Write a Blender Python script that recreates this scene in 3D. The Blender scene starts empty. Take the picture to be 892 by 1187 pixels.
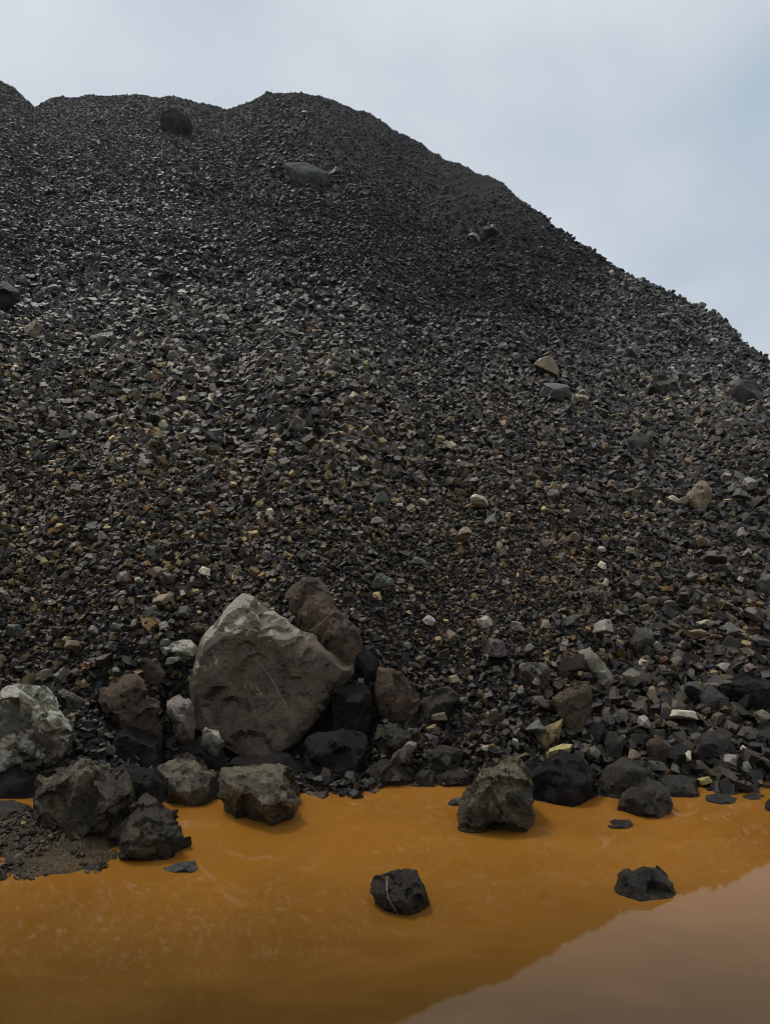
import bpy, bmesh, math, random
import numpy as np
from mathutils import Vector, Matrix, Euler

scene = bpy.context.scene
COL = scene.collection
rad = math.radians

# ------------------------------------------------------------------ camera
CAM_H, PITCH, F = 1.6, rad(2.5), 857.0
cam_d = bpy.data.cameras.new('camera'); cam = bpy.data.objects.new('camera', cam_d); COL.objects.link(cam)
cam_d.sensor_fit = 'VERTICAL'; cam_d.sensor_height = 36.0; cam_d.lens = 26.0
F = 26.0 / 36.0 * 1187.0
cam.location = (0, 0, CAM_H); cam.rotation_euler = (rad(90) + PITCH, 0, 0)
cam_d.clip_start = 0.05; cam_d.clip_end = 3000
scene.camera = cam

# ------------------------------------------------------------------ world + sun
SUN_EL, SUN_AZ = rad(58), rad(-40)      # azimuth measured from +Y towards +X
world = bpy.data.worlds.new("World"); scene.world = world; world.use_nodes = True
nt = world.node_tree; nt.nodes.clear(); N = nt.nodes.new; L = nt.links.new
out = N('ShaderNodeOutputWorld'); bg = N('ShaderNodeBackground'); L(bg.outputs[0], out.inputs[0])
sky = N('ShaderNodeTexSky'); sky.sky_type = 'NISHITA'; sky.sun_disc = False
sky.sun_elevation = SUN_EL; sky.sun_rotation = SUN_AZ; sky.air_density = 1.0; sky.dust_density = 1.5
tc = N('ShaderNodeTexCoord'); mp = N('ShaderNodeMapping'); L(tc.outputs['Generated'], mp.inputs[0])
mp.inputs['Scale'].default_value = (1.0, 1.0, 1.5); mp.inputs['Location'].default_value = (4.0, 2.0, 2.95)
no = N('ShaderNodeTexNoise'); no.inputs['Scale'].default_value = 1.6; no.inputs['Detail'].default_value = 6
no.inputs['Roughness'].default_value = 0.45; L(mp.outputs[0], no.inputs[0])
cr = N('ShaderNodeValToRGB'); L(no.outputs[0], cr.inputs[0])
cr.color_ramp.elements[0].position = 0.30; cr.color_ramp.elements[0].color = (0, 0, 0, 1)
cr.color_ramp.elements[1].position = 0.50; cr.color_ramp.elements[1].color = (1, 1, 1, 1)
cc = N('ShaderNodeMix'); cc.data_type = 'RGBA'; L(cr.outputs[0], cc.inputs[0])
cc.inputs[6].default_value = (4.5, 5.5, 6.4, 1)      # thin veiled blue cloud
cc.inputs[7].default_value = (7.15, 7.55, 8.0, 1)       # bright cloud
mx = N('ShaderNodeMix'); mx.data_type = 'RGBA'; mx.inputs[0].default_value = 0.9
L(sky.outputs[0], mx.inputs[6]); L(cc.outputs[2], mx.inputs[7]); L(mx.outputs[2], bg.inputs[0])
bg.inputs[1].default_value = 0.1
sun_d = bpy.data.lights.new('sun', 'SUN'); sun = bpy.data.objects.new('sun', sun_d); COL.objects.link(sun)
sun_d.energy = 1.5; sun_d.angle = rad(12); sun_d.color = (1.0, 0.92, 0.80)
sd = Vector((math.sin(SUN_AZ) * math.cos(SUN_EL), math.cos(SUN_AZ) * math.cos(SUN_EL), math.sin(SUN_EL)))
sun.rotation_euler = sd.to_track_quat('Z', 'Y').to_euler(); sun.location = (-20, 30, 60)
scene.cycles.filter_width = 1.1
vs = scene.view_settings; vs.view_transform = 'Standard'; vs.look = 'None'; vs.exposure = 0; vs.gamma = 1

# ------------------------------------------------------------------ numpy helpers
def _hash(ix, iy, iz, seed):
    h = (ix.astype(np.int64) * 374761393 + iy.astype(np.int64) * 668265263 + iz.astype(np.int64) * 2147483647 + seed * 974634777) & 0xffffffff
    h = ((h ^ (h >> 13)) * 1274126177) & 0xffffffff
    h = (h ^ (h >> 16)) & 0xffffffff
    return h.astype(np.float64) / 0xffffffff
def vnoise(p, seed=0):
    i = np.floor(p); f = p - i; f = f * f * f * (f * (f * 6 - 15) + 10); r = 0
    for a in (0, 1):
        for b in (0, 1):
            for c in (0, 1):
                w = (f[:, 0] if a else 1 - f[:, 0]) * (f[:, 1] if b else 1 - f[:, 1]) * (f[:, 2] if c else 1 - f[:, 2])
                r = r + w * _hash(i[:, 0] + a, i[:, 1] + b, i[:, 2] + c, seed)
    return r * 2 - 1
def fbm(p, octv=4, seed=0, gain=0.5):
    r = 0; a = 1.0
    for k in range(octv):
        r = r + a * vnoise(p * (2.03 ** k) + 17.3 * k, seed + k); a *= gain
    return r
def fbm2(x, y, s, octv=3, seed=0):
    return fbm(np.stack([x * s, y * s, np.zeros_like(x) + 0.5], 1), octv, seed)

def ray(px, py):
    """direction of the view through a photograph pixel, scaled so that its Y is 1"""
    cx = (px - 446.0) / F; cy = (593.5 - py) / F
    dy = math.cos(PITCH) - cy * math.sin(PITCH); dz = math.sin(PITCH) + cy * math.cos(PITCH)
    return cx / dy, dz / dy
def W(px, py, Y):
    u, t = ray(px, py); return np.array([u * Y, Y, CAM_H + t * Y])
def project(P):
    x, y, z = P[0], P[1], P[2] - CAM_H
    d = y * math.cos(PITCH) + z * math.sin(PITCH); v = -y * math.sin(PITCH) + z * math.cos(PITCH)
    return 446 + F * x / d, 593.5 - F * v / d

# ------------------------------------------------------------------ heap terrain
RIDGE = [(-60, 96, 58), (0, 95, 56), (15, 100, 56), (28, 112, 56), (40, 124, 56), (60, 115, 57), (100, 112, 57), (150, 112, 57), (185, 113, 56), (196, 110, 56),
         (207, 113, 56), (225, 121, 55), (262, 127, 54), (290, 118, 53), (312, 107, 52), (340, 106, 52), (370, 110, 51),
         (400, 119, 50), (430, 131, 48.5), (470, 156, 46), (500, 173, 44), (530, 187, 42), (560, 201, 40), (580, 209, 38.5),
         (600, 229, 36.5), (622, 246, 35), (640, 260, 33.5), (680, 286, 31), (700, 300, 29.5), (735, 323, 27),
         (765, 336, 25.5), (800, 356, 23.5), (830, 372, 21.5), (860, 396, 19.5), (880, 409, 18), (892, 416, 17), (940, 450, 15), (1020, 520, 12.5), (1120, 590, 10.5), (1250, 640, 9)]
FOOT = [(-300, 930), (0, 925), (120, 928), (250, 930), (370, 913), (480, 910), (560, 916), (690, 918), (790, 912), (892, 900), (1100, 880), (1400, 860)]
ru, rD, rH = [], [], []
for px, py, D in RIDGE:
    D = D * float(np.interp(px, [0, 450, 640, 892], [1.25, 1.25, 1.08, 1.15]))
    u, t = ray(px, py); ru.append(u); rD.append(D); rH.append(CAM_H + t * D)
ru = [-1.6] + ru + [2.0]; rD = [75] + rD + [9.5]; rH = [30] + rH + [0.6]
fu, fY = [], []
for px, py in FOOT:
    u, t = ray(px, py); fu.append(u); fY.append(-CAM_H / t)
PITS = (ray(188, 840)[0], ray(432, 840)[0])
PITL = ray(100, 840)[0]
def heap_z(X, Y, detail=True):
    X = np.atleast_1d(np.asarray(X, float)); Y = np.atleast_1d(np.asarray(Y, float))
    Ys = np.maximum(Y, 0.5); u = X / Ys
    D = np.interp(u, ru, rD); H = np.interp(u, ru, rH); F0 = np.interp(u, fu, fY) + 0.12 * np.sin(u * 23) + 0.05 * np.sin(u * 61 + 1)
    s = (Ys - F0) / (D - F0)
    front = H * (s - 0.035 * np.sin(np.clip(s, 0, 1) * math.pi) )
    back = H - 0.75 * (Ys - D)
    k = 0.006 * D
    a = np.minimum(front, back)
    z = a - k * np.log1p(np.exp(-np.abs(front - back) / k)) * (np.abs(front - back) < 30 * k)
    z = np.where(s < 0, 0.55 * (Ys - F0), z)
    if detail:
        amp = np.clip((Ys - F0) * 0.03, 0, 0.45)
        z = z + amp * fbm2(X / np.maximum(D, 1) * 30, Y * 0.5, 0.35, 3, 5)
        z = z + np.clip(Ys * 0.006, 0, .12) * fbm2(X, Y, 1.6, 3, 9) * (s > 0)
        # shallow rills that run down the slope
        z = z + np.clip((Ys - F0) * 0.012, 0, 0.12) * fbm2(u * 9 + 3 + s, s * 5.0, 1.0, 3, 21)
    # dark hollow between and behind the big boulders of the left cluster
    w_ = np.clip((u - PITL) / .05, 0, 1) * np.clip((PITS[1] + .02 - u) / .03, 0, 1); dep = w_ * np.where(u > PITS[0], 1, .5) * np.clip((5.85 - Ys) / .3, 0, 1); z = np.where(s > -.02, z - dep * np.clip(z - 0.02, 0, .45), z)
    return z
def ground_hit(px, py):
    u, t = ray(px, py); Y = np.linspace(2.2, 85, 4200); z = np.maximum(heap_z(u * Y, Y), 0.0)
    r = CAM_H + t * Y; i = np.argmax(z >= r)
    return float(Y[i]) if (z >= r).any() else 60.0
def on_rubble(px, py, half, lift=1.0):
    """distance at which a stone seen at this pixel lies on top of the loose rubble"""
    Y = ground_hit(px, py); u, t = ray(px, py); zz = heap_z([u * Y, u * (Y + .5)], [Y, Y + .5]); sl = max((zz[1] - zz[0]) / .5, .3)
    need = 0.6 * half + float(np.interp(Y, [5, 7, 12, 20, 40], [.025, .045, .085, .13, .20]))
    need *= lift
    return Y - min(need / max(sl - t, .12), .12 * Y)

# ------------------------------------------------------------------ materials
def new_mat(name):
    m = bpy.data.materials.new(name); m.use_nodes = True; t = m.node_tree; t.nodes.clear()
    o = t.nodes.new('ShaderNodeOutputMaterial'); b = t.nodes.new('ShaderNodeBsdfPrincipled'); t.links.new(b.outputs[0], o.inputs[0])
    return m, t, b
def mixc(t, fac, a, b, mode='MIX'):
    n = t.nodes.new('ShaderNodeMix'); n.data_type = 'RGBA'; n.blend_type = mode
    for s, v in ((0, fac), (6, a), (7, b)):
        if hasattr(v, 'links'): t.links.new(v, n.inputs[s])
        else: n.inputs[s].default_value = v if s == 0 else (*v, 1) if len(v) == 3 else v
    return n.outputs[2]
def noise(t, vec, scale, detail=4, rough=0.55, dist=0.0):
    n = t.nodes.new('ShaderNodeTexNoise'); n.inputs['Scale'].default_value = scale; n.inputs['Detail'].default_value = detail
    n.inputs['Roughness'].default_value = rough; n.inputs['Distortion'].default_value = dist; t.links.new(vec, n.inputs['Vector']); return n
def ramp(t, v, p0, p1, c0=(0, 0, 0), c1=(1, 1, 1)):
    n = t.nodes.new('ShaderNodeValToRGB'); e = n.color_ramp.elements; e[0].position = p0; e[1].position = p1
    e[0].color = (*c0, 1); e[1].color = (*c1, 1); t.links.new(v, n.inputs[0]); return n.outputs[0]
def math_n(t, op, a, b=0.0):
    n = t.nodes.new('ShaderNodeMath'); n.operation = op
    for i, v in enumerate((a, b)):
        if hasattr(v, 'links'): t.links.new(v, n.inputs[i])
        else: n.inputs[i].default_value = v
    return n.outputs[0]
def bump(t, h, strength, dist, prev=None):
    n = t.nodes.new('ShaderNodeBump'); n.inputs['Strength'].default_value = strength; n.inputs['Distance'].default_value = dist
    t.links.new(h, n.inputs['Height'])
    if prev is not None: t.links.new(prev, n.inputs['Normal'])
    return n.outputs[0]

def stone_material(name, source, sc=1.0):
    """small stones; colour from the instance attribute or from the object's colour"""
    m, t, b = new_mat(name); tcn = t.nodes.new('ShaderNodeTexCoord')
    if source == 'inst':
        a = t.nodes.new('ShaderNodeAttribute'); a.attribute_type = 'INSTANCER'; a.attribute_name = 'tint'; colr = a.outputs['Color']
        wt = t.nodes.new('ShaderNodeAttribute'); wt.attribute_type = 'INSTANCER'; wt.attribute_name = 'wet'
        bz, bd = 3.0 * sc, 0.10
    else:
        a = t.nodes.new('ShaderNodeObjectInfo'); colr = a.outputs['Color']; bz, bd = 3.2, 0.10
    n1 = noise(t, tcn.outputs['Object'], bz, 5, 0.6)
    v = ramp(t, n1.outputs[0], 0.3, 0.72, (0.62, 0.60, 0.58), (1.35, 1.33, 1.3))
    c = mixc(t, 1.0, colr, v, 'MULTIPLY')
    n2 = noise(t, tcn.outputs['Object'], bz * 4, 4, 0.7)
    c = mixc(t, math_n(t, 'MULTIPLY', ramp(t, n2.outputs[0], 0.55, 0.8), 0.35), c, (0.05, 0.042, 0.034))
    t.links.new(c, b.inputs['Base Color'])
    r = ramp(t, n2.outputs[0], 0.3, 0.7, (0.28,) * 3, (0.55,) * 3); t.links.new(r, b.inputs['Roughness'])
    b.inputs['Specular IOR Level'].default_value = 0.4
    if source == 'inst': t.links.new(wt.outputs['Fac'], b.inputs['Specular IOR Level'])
    t.links.new(bump(t, n2.outputs[0], 0.25, bd), b.inputs['Normal'])
    return m
def boulder_material(name, dark, light, rust=(0.10, 0.06, 0.035), rust_amt=0.3, scale=1.0, pale=None, pale_amt=0.0, pale_at=0.62, vein=None, rough=(0.35, 0.65), strata=0.0, spec=0.3):
    m, t, b = new_mat(name); tcn = t.nodes.new('ShaderNodeTexCoord'); V = tcn.outputs['Object']
    big = noise(t, V, 3.0 * scale, 6, 0.6, 0.4); med = noise(t, V, 11 * scale, 8, 0.68, 0.3); fine = noise(t, V, 60 * scale, 8, 0.72)
    c = mixc(t, ramp(t, big.outputs[0], 0.36, 0.64), dark, light)
    c = mixc(t, 0.8, c, ramp(t, med.outputs[0], 0.28, 0.72, (0.25,) * 3, (1.95, 1.9, 1.8)), 'MULTIPLY')
    rs = noise(t, V, 5.0 * scale, 7, 0.7, 1.0)
    c = mixc(t, math_n(t, 'MULTIPLY', ramp(t, rs.outputs[0], 0.52, 0.68), rust_amt), c, rust)
    if pale:                                                    # patches of paler colour, more of them towards the top
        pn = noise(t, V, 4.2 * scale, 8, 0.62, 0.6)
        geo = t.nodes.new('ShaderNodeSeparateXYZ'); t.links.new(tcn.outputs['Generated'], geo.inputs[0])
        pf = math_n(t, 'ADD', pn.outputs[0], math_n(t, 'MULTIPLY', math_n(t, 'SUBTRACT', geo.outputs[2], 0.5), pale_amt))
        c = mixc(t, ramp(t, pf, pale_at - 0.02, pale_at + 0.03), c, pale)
    c = mixc(t, 0.6, c, ramp(t, fine.outputs[0], 0.3, 0.7, (0.40,) * 3, (1.65,) * 3), 'MULTIPLY')
    vo = t.nodes.new('ShaderNodeTexVoronoi'); vo.feature = 'DISTANCE_TO_EDGE'; vo.inputs['Scale'].default_value = 4.0 * scale
    wv = noise(t, V, 4 * scale, 5, 0.65); t.links.new(mixc(t, 0.35, V, wv.outputs['Color']), vo.inputs['Vector'])
    crack = ramp(t, vo.outputs['Distance'], 0.0, 0.035)
    cm = ramp(t, big.outputs[0], 0.44, 0.58)                    # cracks only in places
    crack = math_n(t, 'MAXIMUM', crack, cm)
    c = mixc(t, math_n(t, 'MULTIPLY', math_n(t, 'SUBTRACT', 1.0, crack), 0.75), c, (0.012, 0.011, 0.010))
    if vein:                                                    # quartz veins: lines through the stone, in its own coordinates
        for (A, B, w, colv) in vein:
            A = Vector(A); B = Vector(B); dirv = (B - A).normalized(); perp = Vector((dirv.z, 0, -dirv.x))
            wob = noise(t, V, 7, 4, 0.6)
            dp = t.nodes.new('ShaderNodeVectorMath'); dp.operation = 'DOT_PRODUCT'; t.links.new(V, dp.inputs[0]); dp.inputs[1].default_value = perp
            al = t.nodes.new('ShaderNodeVectorMath'); al.operation = 'DOT_PRODUCT'; t.links.new(V, al.inputs[0]); al.inputs[1].default_value = dirv
            d = math_n(t, 'ABSOLUTE', math_n(t, 'ADD', math_n(t, 'SUBTRACT', dp.outputs['Value'], A.dot(perp)), math_n(t, 'MULTIPLY', math_n(t, 'SUBTRACT', wob.outputs[0], 0.5), 0.09)))
            f = ramp(t, d, w * 0.35, w, (1, 1, 1), (0, 0, 0))
            s0 = math_n(t, 'GREATER_THAN', al.outputs['Value'], A.dot(dirv)); s1 = math_n(t, 'LESS_THAN', al.outputs['Value'], B.dot(dirv))
            f = math_n(t, 'MULTIPLY', math_n(t, 'MULTIPLY', f, math_n(t, 'MULTIPLY', s0, s1)), ramp(t, med.outputs[0], 0.3, 0.6, (0.25,) * 3, (0.85,) * 3))
            c = mixc(t, f, c, colv)
    t.links.new(c, b.inputs['Base Color'])
    t.links.new(ramp(t, med.outputs[0], 0.3, 0.7, (rough[0],) * 3, (rough[1],) * 3), b.inputs['Roughness'])
    b.inputs['Specular IOR Level'].default_value = spec
    n = bump(t, med.outputs[0], 0.6, 0.022); n = bump(t, crack, 0.6, 0.015, n)
    vo3 = t.nodes.new('ShaderNodeTexVoronoi'); vo3.inputs['Scale'].default_value = 11 * scale; t.links.new(mixc(t, 0.12, V, med.outputs['Color']), vo3.inputs['Vector']); n = bump(t, vo3.outputs['Distance'], 0.35, 0.02, n); n = bump(t, fine.outputs[0], 0.9, 0.016, n)
    if strata:
        wv2 = t.nodes.new('ShaderNodeTexWave'); wv2.bands_direction = 'DIAGONAL'; wv2.inputs['Scale'].default_value = 9; wv2.inputs['Distortion'].default_value = 7
        wv2.inputs['Detail'].default_value = 4; t.links.new(V, wv2.inputs['Vector']); n = bump(t, wv2.outputs['Fac'], strata, 0.03, n)
    t.links.new(n, b.inputs['Normal'])
    return m

M_RUB = stone_material('rubble_stone', 'inst')
M_STONE = stone_material('loose_stone', 'obj')

m, t, b = new_mat('heap_fines'); M_HEAP = m
tcn = t.nodes.new('ShaderNodeTexCoord'); V = tcn.outputs['Object']
nb = noise(t, V, 0.35, 4, 0.6); nf = noise(t, V, 22, 6, 0.75); vo = t.nodes.new('ShaderNodeTexVoronoi'); vo.inputs['Scale'].default_value = 26; t.links.new(V, vo.inputs['Vector'])
c = mixc(t, ramp(t, nb.outputs[0], 0.35, 0.65), (0.018, 0.018, 0.018), (0.020, 0.015, 0.013))
c = mixc(t, 0.9, c, ramp(t, vo.outputs['Color'], 0.1, 0.9, (0.4,) * 3, (1.7,) * 3), 'MULTIPLY')
c = mixc(t, 0.6, c, ramp(t, nf.outputs[0], 0.3, 0.7, (0.4,) * 3, (1.6,) * 3), 'MULTIPLY')
t.links.new(c, b.inputs['Base Color']); b.inputs['Roughness'].default_value = 0.8; b.inputs['Specular IOR Level'].default_value = 0.1
n = bump(t, vo.outputs['Distance'], 0.8, -0.03); n = bump(t, nf.outputs[0], 0.6, 0.03, n); t.links.new(n, b.inputs['Normal'])

m, t, b = new_mat('muddy_ochre_water'); M_WATER = m
tcn = t.nodes.new('ShaderNodeTexCoord'); V = tcn.outputs['Object']
nb = noise(t, V, 0.9, 5, 0.6, 0.8); nf = noise(t, V, 4.0, 6, 0.65, 1.2); nx = t.nodes.new('ShaderNodeSeparateXYZ'); t.links.new(V, nx.inputs[0])
mpw = t.nodes.new('ShaderNodeMapping'); mpw.inputs['Scale'].default_value = (1.0, 2.6, 1); mpw.inputs['Rotation'].default_value = (0, 0, 0.5); t.links.new(V, mpw.inputs[0])
ns = noise(t, mpw.outputs[0], 1.5, 3, 0.55, 0.6)
ygrad = t.nodes.new('ShaderNodeMapRange'); ygrad.inputs[1].default_value = 2.3; ygrad.inputs[2].default_value = 4.0; t.links.new(nx.outputs[1], ygrad.inputs[0])
c = mixc(t, ygrad.outputs[0], (0.052, 0.031, 0.007), (0.300, 0.126, 0.018))     # water colour gets darker towards the camera
c = mixc(t, math_n(t, 'MULTIPLY', ramp(t, ns.outputs[0], 0.46, 0.80), 0.18), c, (0.36, 0.18, 0.045))    # drifting silt
c = mixc(t, 0.6, c, ramp(t, nb.outputs[0], 0.3, 0.7, (0.72,) * 3, (1.18,) * 3), 'MULTIPLY')
t.links.new(c, b.inputs['Base Color']); b.inputs['Roughness'].default_value = 0.028; b.inputs['IOR'].default_value = 1.37; b.inputs['Specular Tint'].default_value = (1, .95, .85, 1)
rp = noise(t, V, 9, 3, 0.5); t.links.new(bump(t, rp.outputs[0], 0.006, 0.01), b.inputs['Normal'])

m, t, b = new_mat('earth'); M_EARTH = m
tcn = t.nodes.new('ShaderNodeTexCoord'); V = tcn.outputs['Object']
n1 = noise(t, V, 0.8, 6, 0.65); n2 = noise(t, V, 14, 6, 0.7)
c = mixc(t, n1.outputs[0], (0.05, 0.035, 0.022), (0.10, 0.075, 0.05)); t.links.new(c, b.inputs['Base Color']); b.inputs['Roughness'].default_value = 0.85
t.links.new(bump(t, n2.outputs[0], 0.6, 0.04), b.inputs['Normal'])
m, t, b = new_mat('wet_gravel'); M_BANK = m
tcn = t.nodes.new('ShaderNodeTexCoord'); V = tcn.outputs['Object']
n1 = noise(t, V, 5, 6, 0.65); vo = t.nodes.new('ShaderNodeTexVoronoi'); vo.inputs['Scale'].default_value = 60; t.links.new(V, vo.inputs['Vector'])
c = mixc(t, ramp(t, n1.outputs[0], 0.42, 0.6), (0.022, 0.017, 0.010), (0.060, 0.038, 0.014))
c = mixc(t, 0.7, c, ramp(t, vo.outputs['Color'], 0.1, 0.9, (0.5,) * 3, (1.5,) * 3), 'MULTIPLY')
t.links.new(c, b.inputs['Base Color']); b.inputs['Roughness'].default_value = 0.55; b.inputs['Specular IOR Level'].default_value = 0.15
t.links.new(bump(t, vo.outputs['Distance'], 0.7, -0.012), b.inputs['Normal'])

# ------------------------------------------------------------------ mesh helpers
def mesh_from(name, V, Fc, smooth=True):
    me = bpy.data.meshes.new(name); V = np.asarray(V, np.float32); Fc = np.asarray(Fc, np.int32); k = Fc.shape[1]
    me.vertices.add(len(V)); me.vertices.foreach_set('co', V.ravel())
    me.loops.add(Fc.size); me.loops.foreach_set('vertex_index', Fc.ravel())
    me.polygons.add(len(Fc)); me.polygons.foreach_set('loop_start', np.arange(0, Fc.size, k, dtype=np.int32)); me.polygons.foreach_set('loop_total', np.full(len(Fc), k, np.int32))
    me.update(calc_edges=True); me.polygons.foreach_set('use_smooth', np.full(len(Fc), smooth)); me.validate()
    return me
def grid_mesh(name, X, Y, Z, smooth=True):
    n, k = X.shape; idx = np.arange(n * k).reshape(n, k)
    Fc = np.stack([idx[:-1, :-1], idx[:-1, 1:], idx[1:, 1:], idx[1:, :-1]], -1).reshape(-1, 4)
    return mesh_from(name, np.stack([X.ravel(), Y.ravel(), Z.ravel()], 1), Fc, smooth)
def link(name, me, mat=None, parent=None):
    o = bpy.data.objects.new(name, me); COL.objects.link(o)
    if mat is not None and len(me.materials) == 0: me.materials.append(mat)
    if parent: o.parent = parent
    return o
ICO = {}
def ico(level):
    if level not in ICO:
        bm = bmesh.new(); bmesh.ops.create_icosphere(bm, subdivisions=level, radius=1.0)
        ICO[level] = (np.array([v.co[:] for v in bm.verts]), np.array([[v.index for v in f.verts] for f in bm.faces])); bm.free()
    return ICO[level]
def hull_planes(P):
    bm = bmesh.new(); [bm.verts.new(p) for p in P]
    bmesh.ops.convex_hull(bm, input=bm.verts[:], use_existing_faces=False); bm.normal_update()
    n = np.array([f.normal[:] for f in bm.faces if f.calc_area() > 1e-7]); c = np.array([f.calc_center_median()[:] for f in bm.faces if f.calc_area() > 1e-7]); bm.free()
    d = (n * c).sum(1); s = np.sign(d); s[s == 0] = 1
    return n * s[:, None], np.maximum(np.abs(d), 0.02)
def vnormals(P, Fc):
    fn = np.cross(P[Fc[:, 1]] - P[Fc[:, 0]], P[Fc[:, 2]] - P[Fc[:, 0]]); vn = np.zeros_like(P)
    for k in range(3): np.add.at(vn, Fc[:, k], fn)
    return vn / (np.linalg.norm(vn, axis=1, keepdims=True) + 1e-12)
def rock_geo(pts, level, seed, sharp=75, rough=0.05, chips=60, crack=0.03, chip=(0.08, 0.36), cuts=14, crag=0.022, fine=1.0):
    """a fractured stone: the convex body of pts, roughened, then chipped flat in many small places"""
    rng = np.random.default_rng(seed); pts = np.asarray(pts, float)
    c = (pts.min(0) + pts.max(0)) / 2; ext = np.maximum((pts.max(0) - pts.min(0)) / 2, 1e-3)
    Q = (pts - c) / ext; n, d = hull_planes(Q)
    if cuts:                                             # broken-off corners
        k = rng.normal(size=(cuts, 3)); k /= np.linalg.norm(k, axis=1, keepdims=True); sup = (Q @ k.T).max(0)
        n = np.vstack([n, k]); d = np.concatenate([d, sup * rng.uniform(.80, .96, cuts)])
    D, Fc = ico(level)
    dn = D @ n.T; inv = np.where(dn > 1e-3, dn / d, 1e-6)
    r = (inv ** sharp).sum(1) ** (-1.0 / sharp)
    P = D * r[:, None] * ext; size = float(np.median(ext))
    q = P / size + seed * 3.1
    vn = vnormals(P, Fc)
    disp = rough * 0.62 * fbm(q * 2.1, 5, seed, 0.6)
    rid = 1 - np.abs(fbm(q * 1.1 + 40, 4, seed + 7, 0.5)); disp = disp - crack * np.clip((rid - 0.86) / 0.14, 0, 1) ** 1.5 * 2
    if crag:                                             # blocky steps where pieces have split away
        for fr, am in ((1.5, 1.0), (3.4, .5)):
            wq = q * fr + .35 * np.stack([fbm(q * 1.7 + a, 2, seed + a) for a in (3, 5, 9)], 1); sk = wq @ np.array([[.8, .3, .1], [-.3, .9, .2], [.1, -.2, 1.5]])
            ip_ = np.floor(sk); disp = disp + crag * am * (_hash(ip_[:, 0], ip_[:, 1], ip_[:, 2], seed + 2) - .5)
    P = P + vn * (disp * size)[:, None]
    for j in range(chips):
        i = rng.integers(len(P)); Rj = size * rng.uniform(*chip) * (1.8 if j < chips * .2 else 1); pn = vn[i] + rng.normal(0, 0.20, 3); pn /= np.linalg.norm(pn)
        base = P[i] - pn * Rj * rng.uniform(0.03, 0.16)
        h = (P - base) @ pn; dist = np.linalg.norm(P - P[i], axis=1); mk = (dist < Rj) & (h > 0)
        P[mk] -= pn * (h[mk] * 0.97)[:, None]
    vn = vnormals(P, Fc); P = P + vn * (rough * 0.2 * size * fbm(q * 7.0, 3, seed + 11))[:, None]
    if level > 4 and fine: vn = vnormals(P, Fc); P = P - vn * (fine * size * (.022 * np.abs(fbm(q * 3.3 + 9, 4, seed + 15, .6)) + .010 * np.abs(fbm(q * 11 + 5, 3, seed + 17, .6))))[:, None]
    return P + c, Fc

HEROES = []      # (centre, radius) to keep scattered stones from poking through
LAND = []        # landmarks used in the wording of labels: (phrase, px, py)
def set_thing(o, label, cat, group=None):
    o['label'] = label; o['category'] = cat
    if group: o['group'] = group
def boulder(name, outline, label, mat, cat='boulder', Yf=None, depth=0.75, bulge=0.16, level=5, seed=1, front=None, drop=0.3, tilt=0.55, group=None, landmark=None, **kw):
    """outline: silhouette seen in the photograph; it gets its own distance, thickness, front, back and buried base"""
    o2 = np.array(outline, float); o2 = o2.mean(0) + (o2 - o2.mean(0)) * (1.02 if kw.get('cuts') == 0 else 1.07); rng = np.random.default_rng(seed)
    x0, y0 = o2.min(0); x1, y1 = o2.max(0)
    if Yf is None: Yf = on_rubble((x0 + x1) / 2, y1, (x1 - x0) * .4 / F * ground_hit((x0 + x1) / 2, y1), 0.5)
    wm = max(x1 - x0, (y1 - y0) * 0.8) / F * Yf
    P = []
    for px, py in o2:
        s = (py - y0) / (y1 - y0); P.append(W(px, py, Yf + (1 - s) * tilt * wm + 0.12 * wm * (1 - abs(2 * s - 1))))
    cx, cy = o2.mean(0)
    if front is None:
        cyf = cy + 0.10 * (y1 - y0)
        for px, py in o2[::2]:
            qx = cx + (px - cx) * rng.uniform(0.5, 0.78); qy = cyf + (py - cyf) * rng.uniform(0.5, 0.74); s = (qy - y0) / (y1 - y0)
            P.append(W(qx, qy, Yf + (1 - s) * tilt * wm * 0.6 - bulge * wm * rng.uniform(0.5, 1.1)))
    else:
        for qx, qy, dy in front: P.append(W(qx, qy, Yf + dy))
    for px, py in o2[::2]:
        P.append(W(cx + (px - cx) * 0.7, cy + (py - cy) * 0.75, Yf + depth * wm + tilt * wm * 0.5))
    low = [p for p in P if p[2] < np.percentile([q[2] for q in P], 30)]
    for p in low: P.append(np.array([p[0] * 0.96 + 0.04 * (cx - 446) / F * Yf, p[1] + 0.08 * wm, p[2] - drop * wm]))
    if level == 4: kw.setdefault('crag', 0.0); kw.setdefault('rough', .03); kw.setdefault('chips', 26); kw.setdefault('chip', (.2, .7)); kw.setdefault('cuts', 16)
    G, Fc = rock_geo(P, level, seed, **kw)
    c = G.mean(0); base = np.array([c[0], c[1], G[:, 2].min() + drop * wm * 0.8])
    name = {'flat rock': 'flat_rock', 'block': 'rock'}.get(cat, cat)
    me = mesh_from(name, G - base, Fc); me.set_sharp_from_angle(angle=rad(26 if level < 6 else 20)); o = link(name, me, mat); o.location = base
    set_thing(o, label, cat, group); HEROES.append((c, 0.38 * wm + 0.03))
    if landmark: LAND.append((landmark, (x0 + x1) / 2, (y0 + y1) / 2))
    return o

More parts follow.
